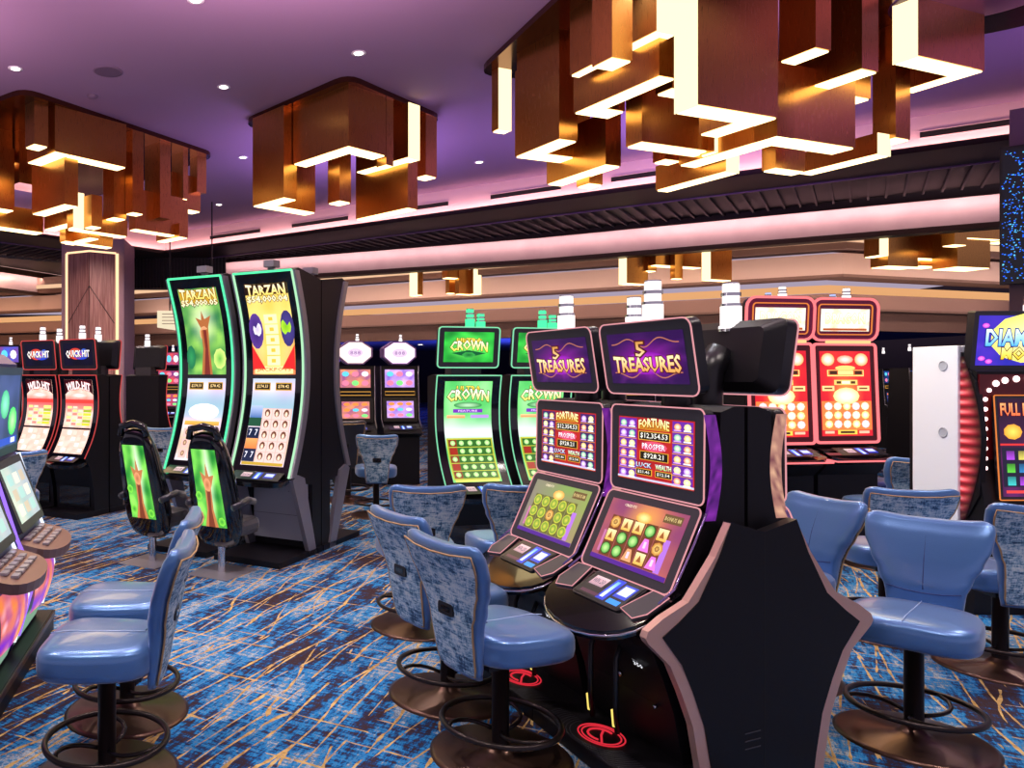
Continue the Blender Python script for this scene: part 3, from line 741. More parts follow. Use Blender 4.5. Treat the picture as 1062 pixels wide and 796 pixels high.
# ================================================================== SLOT MACHINES (local: front towards -y, x across)
def buttons(parent, y, z, w=.5, dark=False, sl=-.55):
    """lit button panel lying on a deck: small display, blue bill slot, play button"""
    F, h = plane_frame(0, (y-.07, z-.035), (y+.05, z+.02))
    A = Art(); A.rect(.5, .5, 1, 1, '08080e', 0)
    A.rect(.3, .55, .22, .62, '1a1420', 1); A.rect(.3, .55, .19, .5, 'b08a98', 2, 'e8c8c8'); A.text('PLAY 880', .3, .55, .15, .22, '5a3060')
    A.rect(.53, .5, .14, .8, '1240c8', 1); A.rect(.53, .5, .06, .7, 'e8f4ff', 2, '60b0ff'); A.rect(.76, .55, .2, .6, '1c30b0', 1); A.rect(.76, .6, .16, .34, 'c8d4ff', 2)
    A.rect(.1, .5, .1, .5, '20202c', 1)
    return A.build('button_panel', lambda a, b, c: F((a-.5)*w, b*h, c+.002), parent)
def deck(parent, yb, zb, yf, zf, w=.6, m=None, corner=.1, th_=.04):
    """button deck with a bowed front lip"""
    pts = [(-w/2, yb), (w/2, yb), (w/2, yf+corner)]+[(w/2*math.cos(a), yf+corner-corner*math.sin(a)) for a in [PI*k/12 for k in range(1, 12)]]+[(-w/2, yf+corner)]
    sl = (zb-zf)/(yb-yf); zz = lambda y: zf+(y-yf)*sl
    mb = MB(); mb.prism(pts, lambda x, y: (x*.97, y+.01, zz(y)-th_), lambda x, y: (x, y, zz(y)))
    o = mb.build('button_deck', m or GLS, parent, bevel=.006)
    return o, zz, pts
# ---------- art
def art_5top():
    A = Art(); A.grid(lambda a, b: mix(mix('a010a8', '2c0848', min(1, math.hypot(a-.5, (b-.45)*1.1)*1.9)), 'c850d8', .35*max(0, nz(a*3+math.atan2(b-.4, a-.5)*3, b*2, 1)-.5)*2), 28, 20)
    for s in (1, -1):
        for k in range(24):
            x = .06+.88*k/24; x2 = x+.88/24; f = lambda q: (.5+s*.33-s*.10*math.cos((q-.5)*14)*math.exp(-((q-.5)*2.6)**2)-s*.02)
            A.poly([(x, f(x)-.01), (x2, f(x2)-.01), (x2, f(x2)+.012), (x, f(x)+.012)], 'b06a50', 1)
    A.ell(.5, .4, .3, .22, '8010a0', 1, 'd838d8', 20)
    A.text('5', .45, .68, .12, .28, 'f2d6a0', 4, '4a1010', 'c88840'); A.text('TREASURES', .5, .38, .86, .26, 'e8a050', 4, '4a1010', 'ffe8b0', grow=.25)
    return A
def art_5main(k=0):
    A = Art(); A.grid(lambda a, b: mix('8a1020', 'd03020', nz(a*5, b*5)), 10, 10)
    A.rect(.14, .5, .25, .96, '6a28a0' if not k else '401c60', 1); A.rect(.86, .5, .25, .96, '6a28a0' if not k else '401c60', 1)
    random.seed(5+k)
    for sx in (.14, .86):
        for j in range(6):
            y = .9-j*.16; A.rect(sx, y-.08, .25, .012, 'd89030', 2)
            for i in range(2):
                c = random.choice(['f0b850', 'e87a40', 'b070e0', 'e8d890', '68b8a0']); A.ell(sx-.06+.12*i, y, .045, .055, c, 2, 'ffffe0', 8); A.rect(sx-.06+.12*i, y-.052, .09, .018, 'ffffff' if i else 'd8a0f0', 3)
    A.rect(.5, .88, .4, .14, 'c07820', 1); A.text('FORTUNE', .5, .89, .4, .13, 'ffd860', 4, '801808', 'fff8c0', arc=.3)
    A.rect(.5, .72, .42, .14, 'e8b040', 1); A.rect(.5, .72, .4, .12, '201408', 2); A.text('$12,354.53', .5, .72, .36, .09, 'f4f0e4')
    A.ell(.5, .56, .17, .08, 'e05070', 1); A.text('PROSPER', .5, .56, .3, .085, 'ffb8d8', 4, '901040', 'ffffff')
    A.rect(.5, .41, .38, .14, 'd8a030', 1); A.rect(.5, .41, .36, .12, '201408', 2); A.text('$928.21', .5, .41, .26, .085, 'f4f0e4')
    for x, c, t, v in ((.37, 'b8d0f0', 'LUCK', '$21.46'), (.63, 'b8e070', 'WEALTH', '$12.54')):
        A.text(t, x, .26, .2, .07, c, 4, '203060', 'ffffff'); A.rect(x, .15, .22, .10, 'd8a030', 2); A.rect(x, .15, .2, .08, '201408', 3); A.text(v, x, .15, .16, .05, 'f4f0e4', 4)
    A.rect(.5, .035, 1, .03, 'c8c8e8', 2)
    return A
def art_5low(k=0):
    A = Art()
    if k: A.grid(lambda a, b: mix(mix('a08868', '80b048', nz(a*2.5, b*3, 3)*1.3*b), '7c6a80', .6*(1-a)), 24, 20)
    else: A.grid(lambda a, b: mix(mix('d87850', '8a4068', nz(a*2.5, b*3, 5)*1.3), 'f0b050', max(0, .9-3*math.hypot(a-.5, b-.8))), 24, 20)
    A.rect(.5, .035, 1, .07, '50208c', 2); A.rect(.87, .33, .07, .5, 'b070d8', 2); A.rect(.08, .3, .035, .35, 'c070a0', 2)
    A.rect(.84, .88, .22, .13, '6a5030', 2); A.text('BONUS 88', .84, .88, .19, .06, 'd8c080'); A.text('CREDITS', .28, .93, .16, .04, 'f0e0c0')
    A.ell(.5, .8, .1, .09, 'f0a040', 2, 'fff0a0', 10)
    random.seed(11+k)
    for i in range(5):
        x = .17+.155*i; A.rect(x, .41, .148, .66, '703820' if not k else '60602c', 1)
        for j in range(3):
            y = .2+.215*j; q = random.random()
            if k and q < .75: A.ell(x, y, .068, .102, 'c0c040', 3, '70a838', 12); A.ell(x, y, .05, .075, '58902c', 4, 'd8d050', 10)
            elif q < .3: A.poly([(x-.066, y-.095), (x+.066, y-.095), (x+.025, y+.095), (x-.03, y+.095)], 'e878d8' if i > 2 else 'e0a070', 3); A.rect(x, y, .03, .1, 'ffd0f0', 4)
            elif q < .55: A.ell(x, y, .068, .102, '2c5020', 3); A.ell(x, y, .056, .085, '58a848', 4, 'c8f098', 12)
            elif q < .8: A.rect(x, y, .12, .18, 'e8b048', 3, 'f8e8b0'); A.poly([(x-.03, y-.05), (x+.03, y-.05), (x, y+.06)], '9c5a28', 4)
            else: A.ell(x, y, .068, .102, 'c07828', 3, 'ffe890', 8); A.ell(x, y, .03, .045, '7c4018', 4, 'e0b060', 6)
    return A
def glow_side(parent, x, c1, c2):
    A = Art(); A.grid(lambda a, b: mix(c1, c2, nz(a*3, b*8, 2)), 3, 16)
    s = 1 if x > 0 else -1
    A.build('side_light_panel', lambda a, b, c: Vector((x+s*(c+.004), (-.19+.055*a+.03*math.sin(b*PI)), 1.02+.42*b)), parent)
def make_treasure(label, group, variant=0, loc=(0, 0, 0), rz=0):
    t = thing('slot_machine', label, 'slot machine', loc, rz, group)
    b = MB(); b.prismx([(0, 0), (-.27, 0), (-.29, .1), (-.325, .27), (-.37, .4), (-.42, .52), (-.46, .57), (-.38, .68), (-.33, .72), (-.17, 1.03), (-.13, 1.06), (-.11, 1.45), (-.05, 1.47), (0, 1.47)], -.29, .29)
    body = b.build('cabinet_body', BLKM, t)
    m2 = MB()                       # belly details: lock, vents, number plate
    m2.tube([(0, -.345, .33), (0, -.36, .325)], .014, seg=10); m2.tube([(.2, -.33, .27), (.2, -.345, .265)], .008, seg=8); m2.build('lock', CHR, body)
    F, h = plane_frame(.17, (-.372, .385), (-.418, .50))
    A = Art(); A.text('350', .5, .5, .9, .5, 'e8e8f0', 0); A.rect(.3, .95, .6, .03, 'a0a0a8', 0)
    A.build('number_plate', lambda a, bb, c: F((a-.5)*.06, bb*.035+.03, c+.003), body)
    # foot platform
    p = MB(); p.box(-.32, .32, -.57, 0, 0, .07); p.build('foot_platform', BLKM, t, bevel=.006)
    pd = MB()
    for r in (.105, .088): pd.tube([(r*math.cos(a)*1.0, -.44+r*.82*math.sin(a), .072) for a in [2*PI*k/30 for k in range(30)]], .0032, True, 5)
    pd.tube([(.06*math.cos(a), -.44+.05*math.sin(a), .072) for a in [2*PI*k/20 for k in range(5, 18)]], .005, False, 5); pd.tube([(-.04, -.4, .072), (.0, -.44, .072), (.06, -.48, .072)], .005, False, 5)
    pd.build('red_foot_emblem', emi('red_emblem', hx('e83040'), .9), t)
    rg = MB()
    for k in range(9):
        r = .14+.017*k; rg.tube([(max(-.31, min(.31, r*math.cos(a))), max(-.565, -.44+r*.85*math.sin(a)), .0705) for a in [PI+PI*q/16 for q in range(17)]], .0016, False, 4)
    rg.build('tread_pattern', DGR, t)
    # glowing lower edge tubes by the feet
    for x in (-.12, .05):
        MB().tube([(x, -.36, .52), (x+.02, -.42, .42), (x+.03, -.43, .22), (x, -.40, .10)], .012, seg=6).build('hanging_cable', BLK, t)
        MB().tube([(x+.012, -.425, .2), (x, -.41, .13)], .013, seg=6).build('lit_tip', emi('yellow_tip', hx('ffe070'), 1.2), t)
    dk_, zz, pts = deck(t, -.30, .745, -.62, .565, .61, GLS, .16)
    MB().tube([(x, y, zz(y)-.02) for x, y in pts[2:-1]+[pts[-1]]], .006, seg=6).build('chrome_lip', CHR, dk_)
    for s in (-1, 1):
        q = [(s*.295, -.35), (s*.20, -.345), (s*.165, -.47), (s*.26, -.49), (s*.295, -.45)]
        mb = MB(); mb.prism(q, lambda x, y: (x, y, zz(y)), lambda x, y: (x, y, zz(y)+.012)); mb.build('arm_pad', DGR, dk_, bevel=.003)
        MB().tube([(x, y, zz(y)+.012) for x, y in q], .0025, True, 5).build('light_trim', NPK, dk_)
    F, h = plane_frame(0, (-.475, .648), (-.345, .722))
    A = Art(); A.rect(.5, .5, 1, 1, '0a0a14', 0); A.rect(.24, .62, .36, .5, '241c28', 1); A.rect(.24, .62, .3, .38, 'b08898', 2, 'e8c0c8'); A.text('WIN 250', .24, .62, .24, .18, '503058')
    A.rect(.56, .5, .18, .9, '1038d0', 1); A.rect(.55, .5, .07, .7, 'f0f8ff', 2, '50b0ff'); A.rect(.82, .6, .26, .55, '2440c8', 1); A.rect(.82, .62, .2, .36, 'd8e0ff', 2); A.rect(.82, .14, .24, .18, '2090ff', 1); A.rect(.3, .14, .4, .12, '502040', 1)
    A.build('button_panel', lambda a, bb, c: F((a-.5)*.30+.01, bb*h, c+.008), dk_)
    mb = MB(); mb.prism(rr(.32, h+.02, .02), lambda x, y: F(x+.01, y+h/2, .0), lambda x, y: F(x+.01, y+h/2, .006)); mb.build('button_housing', BLK, dk_)
    # monitors
    monitor(t, 'lower_monitor', .57, (-.345, .735), (-.19, 1.065), .07, .03, art_5low(variant), NPK, m=.045, mt=.035, mb=.04, neon_r=.0034)
    monitor(t, 'main_monitor', .57, (-.185, 1.08), (-.18, 1.46), .08, .03, art_5main(variant), NPK, m=.05, neon_r=.0034)
    monitor(t, 'top_monitor', .57, (-.20, 1.515), (-.25, 1.825), .09, .04, art_5top(), NPK, m=.045, neon_r=.0034, back=.75)
    nk = MB(); nk.tube([(0, -.075, 1.3), (0, -.07, 1.5), (0, -.08, 1.62), (0, -.14, 1.70)], .06, seg=10); nk.build('monitor_arm', BLK, t)
    for x in (-.285, .285): glow_side(t, x, '140430', '9a30b8') if x > 0 else glow_side(t, x, '401028', 'ffd0a0')
    for s in (-1, 1): MB().tube([(s*.292, -.18, 1.05), (s*.295, -.24, .93), (s*.297, -.33, .76), (s*.297, -.40, .71)], .005, seg=6).build('side_reflection_line', mat('violet_reflection', hx('b8a0e0'), .2, .9), t)  # violet reflection on the glossy black side, drawn as a thin bright tube
    candle(t, .0, -.19, 1.80, .042, .2)
    return t
th5 = face(-.9769, -.2137)
def pos5(t, s=2.5): return (d5[0]*t+n5[0]*s, d5[1]*t+n5[1]*s, 0)
GT = 'double-sided bank of purple-screen slot machines'
t1 = make_treasure('purple-screen slot machine nearest the camera reading 5 TREASURES, right of the front pair', GT, 0, pos5(2.9, 2.492), th5)
t2 = make_treasure('second purple-screen slot machine reading 5 TREASURES, left of the front pair with greenish reels', GT, 1, pos5(3.54, 2.492), th5)
dup(t1, pos5(2.9, 2.508), th5+PI, 'slot machine facing away behind the black end panel, dark monitor backs showing', None, ('foot_platform', 'red_foot_emblem', 'tread_pattern'))
dup(t2, pos5(3.54, 2.508), th5+PI, 'slot machine facing away, hidden behind the nearest purple-screen machine', None, ('foot_platform', 'red_foot_emblem', 'tread_pattern'))
# end panel
ep = thing('end_panel', 'black arrow-waisted end panel with copper edges closing the purple-screen machine bank', 'panel', pos5(2.56), th5)
half = [(0, .985), (.15, 1.03), (.22, .9), (.34, .735), (.45, .68), (.515, .635), (.525, .61), (.515, .59), (.42, .50), (.37, .39), (.32, .26), (.29, .1), (.275, 0)]
outer = [(-y, z) for y, z in half]+[(y, z) for y, z in half[::-1][:-1]]
# inner black face is offset inwards below the shoulder
def inset(y, z):
    return (y-.05 if z < .72 and z > .05 else (y-.05 if z <= .05 else y-.045*max(0, (1.0-z)/.28) if z < 1.0 else y), z)
hin = [(0, .985), (.15, 1.028), (.205, .9), (.295, .735), (.385, .66), (.455, .61), (.37, .50), (.32, .39), (.272, .26), (.242, .1), (.228, 0)]
inner = [(-y, z) for y, z in hin]+[(y, z) for y, z in hin[::-1][:-1]]
mb = MB(); mb.prismx(outer, .0, .035); mb.build('copper_edge', COPPER, ep)
inner = [(y, z+.003 if z > .97 else z) for y, z in inner]
mb = MB(); mb.prismx(inner, -.002, .039); pn = mb.build('black_face', BLKM, ep)
MB().box(.0385, .0395, -.0025, .0025, 0, .98).build('centre_joint', BLKR, pn)
mb = MB()
for k in range(3): mb.prismx([(-.09, .10+.03*k+.0), (-.02, .108+.03*k), (-.02, .112+.03*k), (-.09, .104+.03*k)], .037, .041)
for v_ in mb.v: pass
mb.build('vent_slot', DGR, pn, loc=(0, 0, .05))

# ---------- curved cabinet with top monitor (green pair, leftmost machines)
def make_curved(label, group, arts, neon, cm, loc, rz, cand='single'):
    t = thing('slot_machine', label, 'slot machine', loc, rz, group)
    keys = [(-.38, .66), (-.25, .88), (-.175, 1.12), (-.165, 1.36), (-.2, 1.59)]
    pr = smooth_prof(keys, 20)
    b = MB(); b.prismx([(.0, 0), (-.22, 0), (-.24, .3), (-.3, .56)]+pr+[(-.1, 1.6), (0, 1.58)], -.295, .295)
    body = b.build('cabinet_body', BLKM, t)
    for s in (-1, 1): MB().tube([(s*.297, y-.004, z) for y, z in pr], .006, seg=6).build('light_trim', neon, body)
    MB().tube([(-.297, pr[-1][0]-.004, pr[-1][1]), (.297, pr[-1][0]-.004, pr[-1][1])], .006, seg=6).build('light_trim', neon, body)
    f, T = curve_surf(pr, .44, .05, .95); bz, _ = curve_surf(pr, .575, .01, .99)
    m = MB(); m.grid(4, 24, lambda a, bb: bz(a, bb, .003)); m.build('glossy_bezel', GLS, body)
    arts[1].build('curved_screen', lambda a, bb, c: f(a, bb, c+.003), body)
    dk_, zz, _p = deck(t, -.28, .66, -.50, .58, .59, GLS, .1)
    buttons(dk_, -.40, .655, .42)
    monitor(t, 'top_monitor', .56, (-.17, 1.66), (-.21, 2.0), .08, .03, arts[0], neon, m=.05, mt=.04, mb=.045, neon_r=.006)
    MB().box(-.14, .14, -.14, -.02, 1.57, 1.70).build('monitor_arm', DGR, t)
    p = MB(); p.box(-.3, .3, -.5, 0, 0, .06); p.build('foot_platform', BLKM, t)
    d_ = MB(); d_.box(-.24, .24, -.245, -.23, .1, .5); d_.build('service_door', GLS, t)
    candle(t, .03, -.15, 1.99, .04, .17, cm)
    if cand == 'double': candle(t, .14, -.13, 1.99, .04, .13, cm)
    return t
def art_green_top():
    A = Art(); A.grid(lambda a, b: mix(mix('0c5c20', '38d848', nz(a*4, b*4, 1)*1.3), 'a0ff70', max(0, .8-1.6*math.hypot(a-.5, b-.5))), 20, 14)
    A.poly([(.15, .3), (.5, .16), (.85, .3), (.5, .4)], '0c5830', 1); A.rect(.5, .72, .5, .1, 'c8a020', 1); A.text('ULTRA', .5, .73, .5, .13, 'f0c830', 4, '385010', 'ffe860')
    A.text('CROWN', .5, .5, .74, .3, 'ffe840', 5, '486010', 'fffce0', arc=.25); A.ell(.5, .24, .14, .1, '38a848', 2, '0c6028', 6)
    return A
def art_green_main(k=0):
    A = Art(True); A.grid(lambda a, b: mix(mix('18a838', 'a8f0a0', nz(a*3, b*6, 4)*1.2), 'f8fcff', max(0, 1-abs(b-.5)*6)), 14, 24)
    A.text('ULTRA', .5, .93, .5, .045, 'd0a820', 4, '385010', 'ffe860'); A.text('CROWN', .5, .85, .86, .10, 'ffe850', 5, '486010', 'fffff0', arc=.25)
    A.ell(.5, .765, .3, .03, '20883c', 2, 'c0f0c0'); A.rect(.5, .71, .62, .035, '7830b8', 2); A.text('FEATURE', .5, .71, .4, .018, 'f0d0ff')
    A.rect(.25, .655, .38, .03, 'e88850', 2, 'f8c890'); A.rect(.75, .655, .38, .03, 'b890e8', 2)
    A.rect(.5, .235, .96, .42, 'b8b830', 1); A.rect(.5, .235, .9, .39, '387020', 2)
    for j in range(5):
        y = .075+.08*j
        for i in range(5):
            x = .14+.18*i
            if i == 0 and j % 2: A.rect(x, y, .16, .07, 'a02818', 3)
            else: A.rect(x, y, .165, .07, '2c6828' if i or k else '883020', 3); A.ell(x, y, .055, .026, '9cdc78', 5, 'e8ffc0', 8)
        A.rect(.5, y+.04, .9, .006, 'd0d048', 4)
    A.rect(.5, .012, .9, .02, 'f0e060', 3)
    return A
NMT = emi('mint_neon', hx('90f0bc'), .95)
thG = face(.2137, -.9769); gx = (.9769, .2137)
p0 = P(476, 500, 6.78)
GG = 'pair of green-lit curved slot machines'
g1 = make_curved('green-lit curved slot machine on the left of the pair, stool backs before it', GG, (art_green_top(), art_green_main(0)), NMT, CLG, (p0.x, p0.y, 0), thG, 'double')
g1['label'] = 'left one of two green-lit curved slot machines with a jungle-green top screen'
g2 = make_curved('right one of two green-lit curved slot machines, partly behind the nearest purple monitors', GG, (art_green_top(), art_green_main(1)), NMT, CLG, (p0.x+gx[0]*.69, p0.y+gx[1]*.69, 0), thG, 'double')
def art_quick_top():
    A = Art(); A.grid(lambda a, b: mix('04040c', '100c30', nz(a*3, b*3)), 8, 6)
    A.ell(.42, .52, .24, .26, 'd02828', 1, 'f08030', 16); A.ell(.6, .45, .26, .2, '2438b8', 1, '3868f0', 16); A.ell(.72, .66, .1, .08, '3060d8', 1)
    A.text('QUICK HIT', .5, .5, .8, .34, 'f4ecd8', 5, '401020', 'ffffff'); return A
def art_quick_main():
    A = Art(True); A.grid(lambda a, b: mix(mix('fff0ec', 'ffb8a0', nz(a*6, b*10)*1.2), 'ff5858', max(0, 1-abs(b-.68)*9)), 12, 30)
    A.poly([(0, .8), (0, 1), (1, 1), (1, .8), (.8, .87), (.5, .9), (.2, .87)], '30060c', 1)
    A.text('WILD HIT', .5, .89, .84, .10, 'ffffff', 5, 'b02030', arc=.35); A.ell(.5, .79, .3, .035, 'f8b8a8', 2, 'ffffff')
    A.rect(.5, .71, 1, .05, 'f04038', 1); A.rect(.5, .35, 1, .025, '16060a', 3)
    for i in range(3):
        for j in range(6): A.rect(.16+.2*i, .41+.044*j, .16, .03, ('ffe0c0', 'f08878', 'e8f088')[(i+j) % 3], 3)
    for j in range(6): A.rect(.8, .41+.044*j, .28, .034, ('d8d838', 'a8b828', 'f8f080')[j % 3], 3)
    for i in range(5):
        for j in range(4): A.rect(.12+.19*i, .05+.08*j, .13, .05, ('ffc8b8', 'ffffff', 'f8d8c8')[(i+j) % 3], 2)
    return A
thT = face(-.515, -.857); tx = (.857, -.515)
GQ = 'bank of red-trimmed curved slot machines'
q1 = make_curved('right one of the two red-trimmed QUICK HIT slot machines at the left', GQ, (art_quick_top(), art_quick_main()), NRD, CLW, (-2.17, 9.05, 0), thT)
dup(q1, (-2.17-tx[0]*.65, 9.05-tx[1]*.65, 0), thT, 'left one of the two red-trimmed QUICK HIT slot machines at the left edge')
dup(q1, (-2.17+.515*.02+tx[0]*.0, 9.05+.857*.02, 0), thT+PI, 'slot machine facing away, back to back with the right QUICK HIT machine')
dup(q1, (-2.17+.515*.02-tx[0]*.65, 9.05+.857*.02-tx[1]*.65, 0), thT+PI, 'slot machine facing away, back to back with the left QUICK HIT machine')
cab = dup(q1, (-1.85, 10.75, 0), thT+PI, 'dark slot machine back further behind the QUICK HIT machines with a violet edge')

# ---------- tall curved machines
def art_tall_up(k=0):
    A = Art(True)
    if k:
        A.grid(lambda a, b: mix(mix('e8b838', 'fff0a0', nz(a*3, b*4)), 'ff4838', max(0, .5-b)*1.3*(abs(a-.5)*2)**2), 12, 28)
        A.ell(.13, .48, .17, .2, '5a3890', 1, '342068', 14); A.ell(.16, .5, .1, .08, 'f0e8f8', 2, 'c8b8e8', 10); A.ell(.87, .5, .16, .2, '383070', 1, '504090', 14); A.ell(.84, .52, .12, .09, 'b0e030', 2, '80c020', 10)
        A.poly([(0, .05), (.32, .05), (0, .32)], 'e02828', 2); A.poly([(1, .05), (.68, .05), (1, .32)], 'e02828', 2)
        for j in range(5): A.rect(.5, .15+.115*j, .3, .1, 'fff4b8', 2); A.rect(.5, .15+.115*j, .1, .04, 'e8c040', 3)
        A.rect(.5, .05, .9, .08, 'ffe8a0', 2); A.text('JACKPOTS', .5, .05, .8, .05, 'c06020', 4)
        A.rect(.5, .94, 1, .12, '201004', 1)
    else:
        A.grid(lambda a, b: mix(mix('0e5c38', 'a8e060', nz(a*4, b*7, 2)*1.4-.15), 'fff8d8', max(0, .9-2.2*math.hypot(a-.5, (b-.62)*1.2))), 14, 30)
        # a jungle tree trunk with roots and vines in place of the picture on the screen
        A.poly([(.38, 0), (.66, 0), (.60, .3), (.62, .55), (.72, .68), (.55, .64), (.5, .74), (.46, .63), (.32, .66), (.42, .54), (.43, .3)], 'b06838', 2)
        A.poly([(.45, 0), (.60, 0), (.56, .3), (.56, .52), (.47, .52), (.49, .3)], '7a2c22', 3); A.ell(.5, .47, .12, .09, 'e8a878', 3, 'c07040', 9)
        A.ell(.85, .18, .16, .12, 'd8f080', 2, '60b848', 9); A.ell(.1, .2, .12, .14, '1c7048', 2, '309858', 9)
        A.rect(.5, .9, .96, .17, 'c89828', 1)
    A.text('TARZAN', .5, .93, .9, .10, 'f8d860', 5, '603808', 'fff8d0', grow=.3); A.text('$54,000.04' if k else '$54,000.05', .5, .83, .94, .075, 'fff0c0', 5, '301804')
    return A
def art_tall_low(k=0):
    A = Art(True); A.grid(lambda a, b: mix(mix('e8b8e8', 'ffffff', nz(a*2, b*4)), '58a8b8' if b > .5 else 'c8a060', .55*abs(math.sin(b*7))), 10, 24)
    for x in (.24, .74): A.rect(x, .91, .38, .09, 'c89830', 1); A.rect(x, .91, .34, .065, '180c04', 2); A.text('$274.33' if x < .5 else '$78.42', x, .91, .26, .04, 'ffd890')
    if k:
        A.rect(.64, .35, .68, .62, 'f0b8b0', 1)
        for j in range(5):
            for i in range(3):
                x = .42+.22*i; y = .095+.125*j; A.rect(x, y, .2, .115, 'f8d0c8', 2); A.ell(x, y+.012, .065, .045, '5c3424', 3, '8a5438', 8); A.ell(x, y, .035, .03, 'f0c8a8', 4, 'ffe8d8', 8)
        A.rect(.15, .24, .29, .4, '102040', 1); A.rect(.15, .25, .28, .12, 'f08040', 2, 'ffa860')
        for x in (.08, .22):
            for y in (.12, .38): A.text('7', x, y, .06, .07, 'f0f0ff', 3)
        A.rect(.15, .5, .3, .1, '1c5038', 2); A.rect(.15, .62, .28, .14, '4870b0', 1, 'b8c8f0'); A.rect(.5, .02, .96, .035, 'c8a030', 3)
    else:
        A.ell(.5, .6, .4, .1, 'ffffff', 1, 'e8f4ff'); A.rect(.5, .46, .9, .05, 'd89838', 1, 'f0c060')
        for i in range(4):
            for j in range(3): A.rect(.17+.22*i, .08+.13*j, .19, .11, 'f0c0b8', 2); A.ell(.17+.22*i, .085+.13*j, .05, .035, '70402c', 3, 'f0c8a0', 8)
    return A
def make_tall(label, k, neon, loc, rz):
    t = thing('tall_slot_machine', label, 'slot machine', loc, rz, 'tall curved slot machines')
    keys = [(-.34, .72), (-.2, 1.05), (-.105, 1.4), (-.09, 1.75), (-.15, 2.1), (-.29, 2.49)]
    pr = smooth_prof(keys, 30); W = .62
    b = MB(); b.prismx([(.22, 0.05), (.06, .05), (.05, .62), (-.30, .68)]+pr+[(-.2, 2.52), (.22, 2.46)], -W/2, W/2)
    body = b.build('cabinet_body', BLKM, t)
    bz, T = curve_surf(pr, W-.05, .005, .995)
    m = MB(); m.grid(4, 30, lambda a, bb: bz(a, bb, .003)); m.build('glossy_bezel', GLS, body)
    fu, _ = curve_surf(pr, .44, .50, .945); fl_, _ = curve_surf(pr, .44, .05, .48)
    art_tall_up(k).build('upper_screen', lambda a, bb, c: fu(a, bb, c+.003), body)
    art_tall_low(k).build('lower_screen', lambda a, bb, c: fl_(a, bb, c+.003), body)
    for s in (-1, 1):
        q = pr; m = MB(); m.prismx([(y-.01, z) for y, z in q]+[(y+.07, z) for y, z in q[::-1]], min(s*W/2, s*(W/2+.02)), max(s*W/2, s*(W/2+.02)), 0, False); m.build('silver_side_rail', SIL, t)
        MB().tube([(s*(W/2-.01), y-.012, z) for y, z in q], .0105, seg=6).build('light_trim', neon[0 if s < 0 else 1], t)
        lg = MB(); lg.prismx([(-.33, .70), (-.24, .74), (-.12, .70), (.10, .02), (.10, 0), (-.02, 0)], min(s*(W/2-.02), s*(W/2+.02)), max(s*(W/2-.02), s*(W/2+.02))); lg.build('side_leg', SIL, t)
    MB().tube([(-W/2+.01, pr[-1][0]-.012, pr[-1][1]), (W/2-.01, pr[-1][0]-.012, pr[-1][1])], .0105, seg=6).build('light_trim', neon[2], t)
    dk_, zz, _ = deck(t, -.26, .735, -.48, .68, .6, GLS, .07)
    buttons(dk_, -.38, .735, .5)
    m = MB(); m.box(-.27, .27, .0, .05, .12, .64); pn_ = m.build('service_panel', LSIL, t)
    m = MB()
    for x, z in ((-.1, .56), (0, .56), (.1, .55), (.18, .57)): m.lathe([(.006, 0), (.006, .003)], (x, -.001, z), 8)
    m.box(-.27, .27, -.002, 0, .34, .343); m.build('panel_joint', DGR, pn_)
    m = MB(); m.box(-.33, .33, -.55, .22, 0, .05); m.build('foot_platform', BLKM, t)
    m = MB(); m.box(-.06, -.01, -.1, -.05, 2.48, 2.56); m.box(-.09, .02, -.13, -.02, 2.56, 2.62); m.build('top_signal', mat('grey_housing', hx('9a96a0'), .4), t)
    return t
tall = make_tall('right tall curved slot machine with a pale light edge and gold upper screen', 1, (NGW, NGW, NGR), (.04, 6.97, 0), thT)
tall2 = make_tall('left tall curved slot machine with a bright green light edge', 0, (NGR, NGR, NGR), (.04-tx[0]*.74, 6.97-tx[1]*.74, 0), thT)
bx, by = .515*.455, .857*.455
dup(tall, (.04+bx, 6.97+by, 0), thT+PI, 'tall curved slot machine facing away, its silver rail showing behind the pale-edged one')
dup(tall2, (.04+bx-tx[0]*.74, 6.97+by-tx[1]*.74, 0), thT+PI, 'tall curved slot machine facing away, hidden behind the green-edged one')

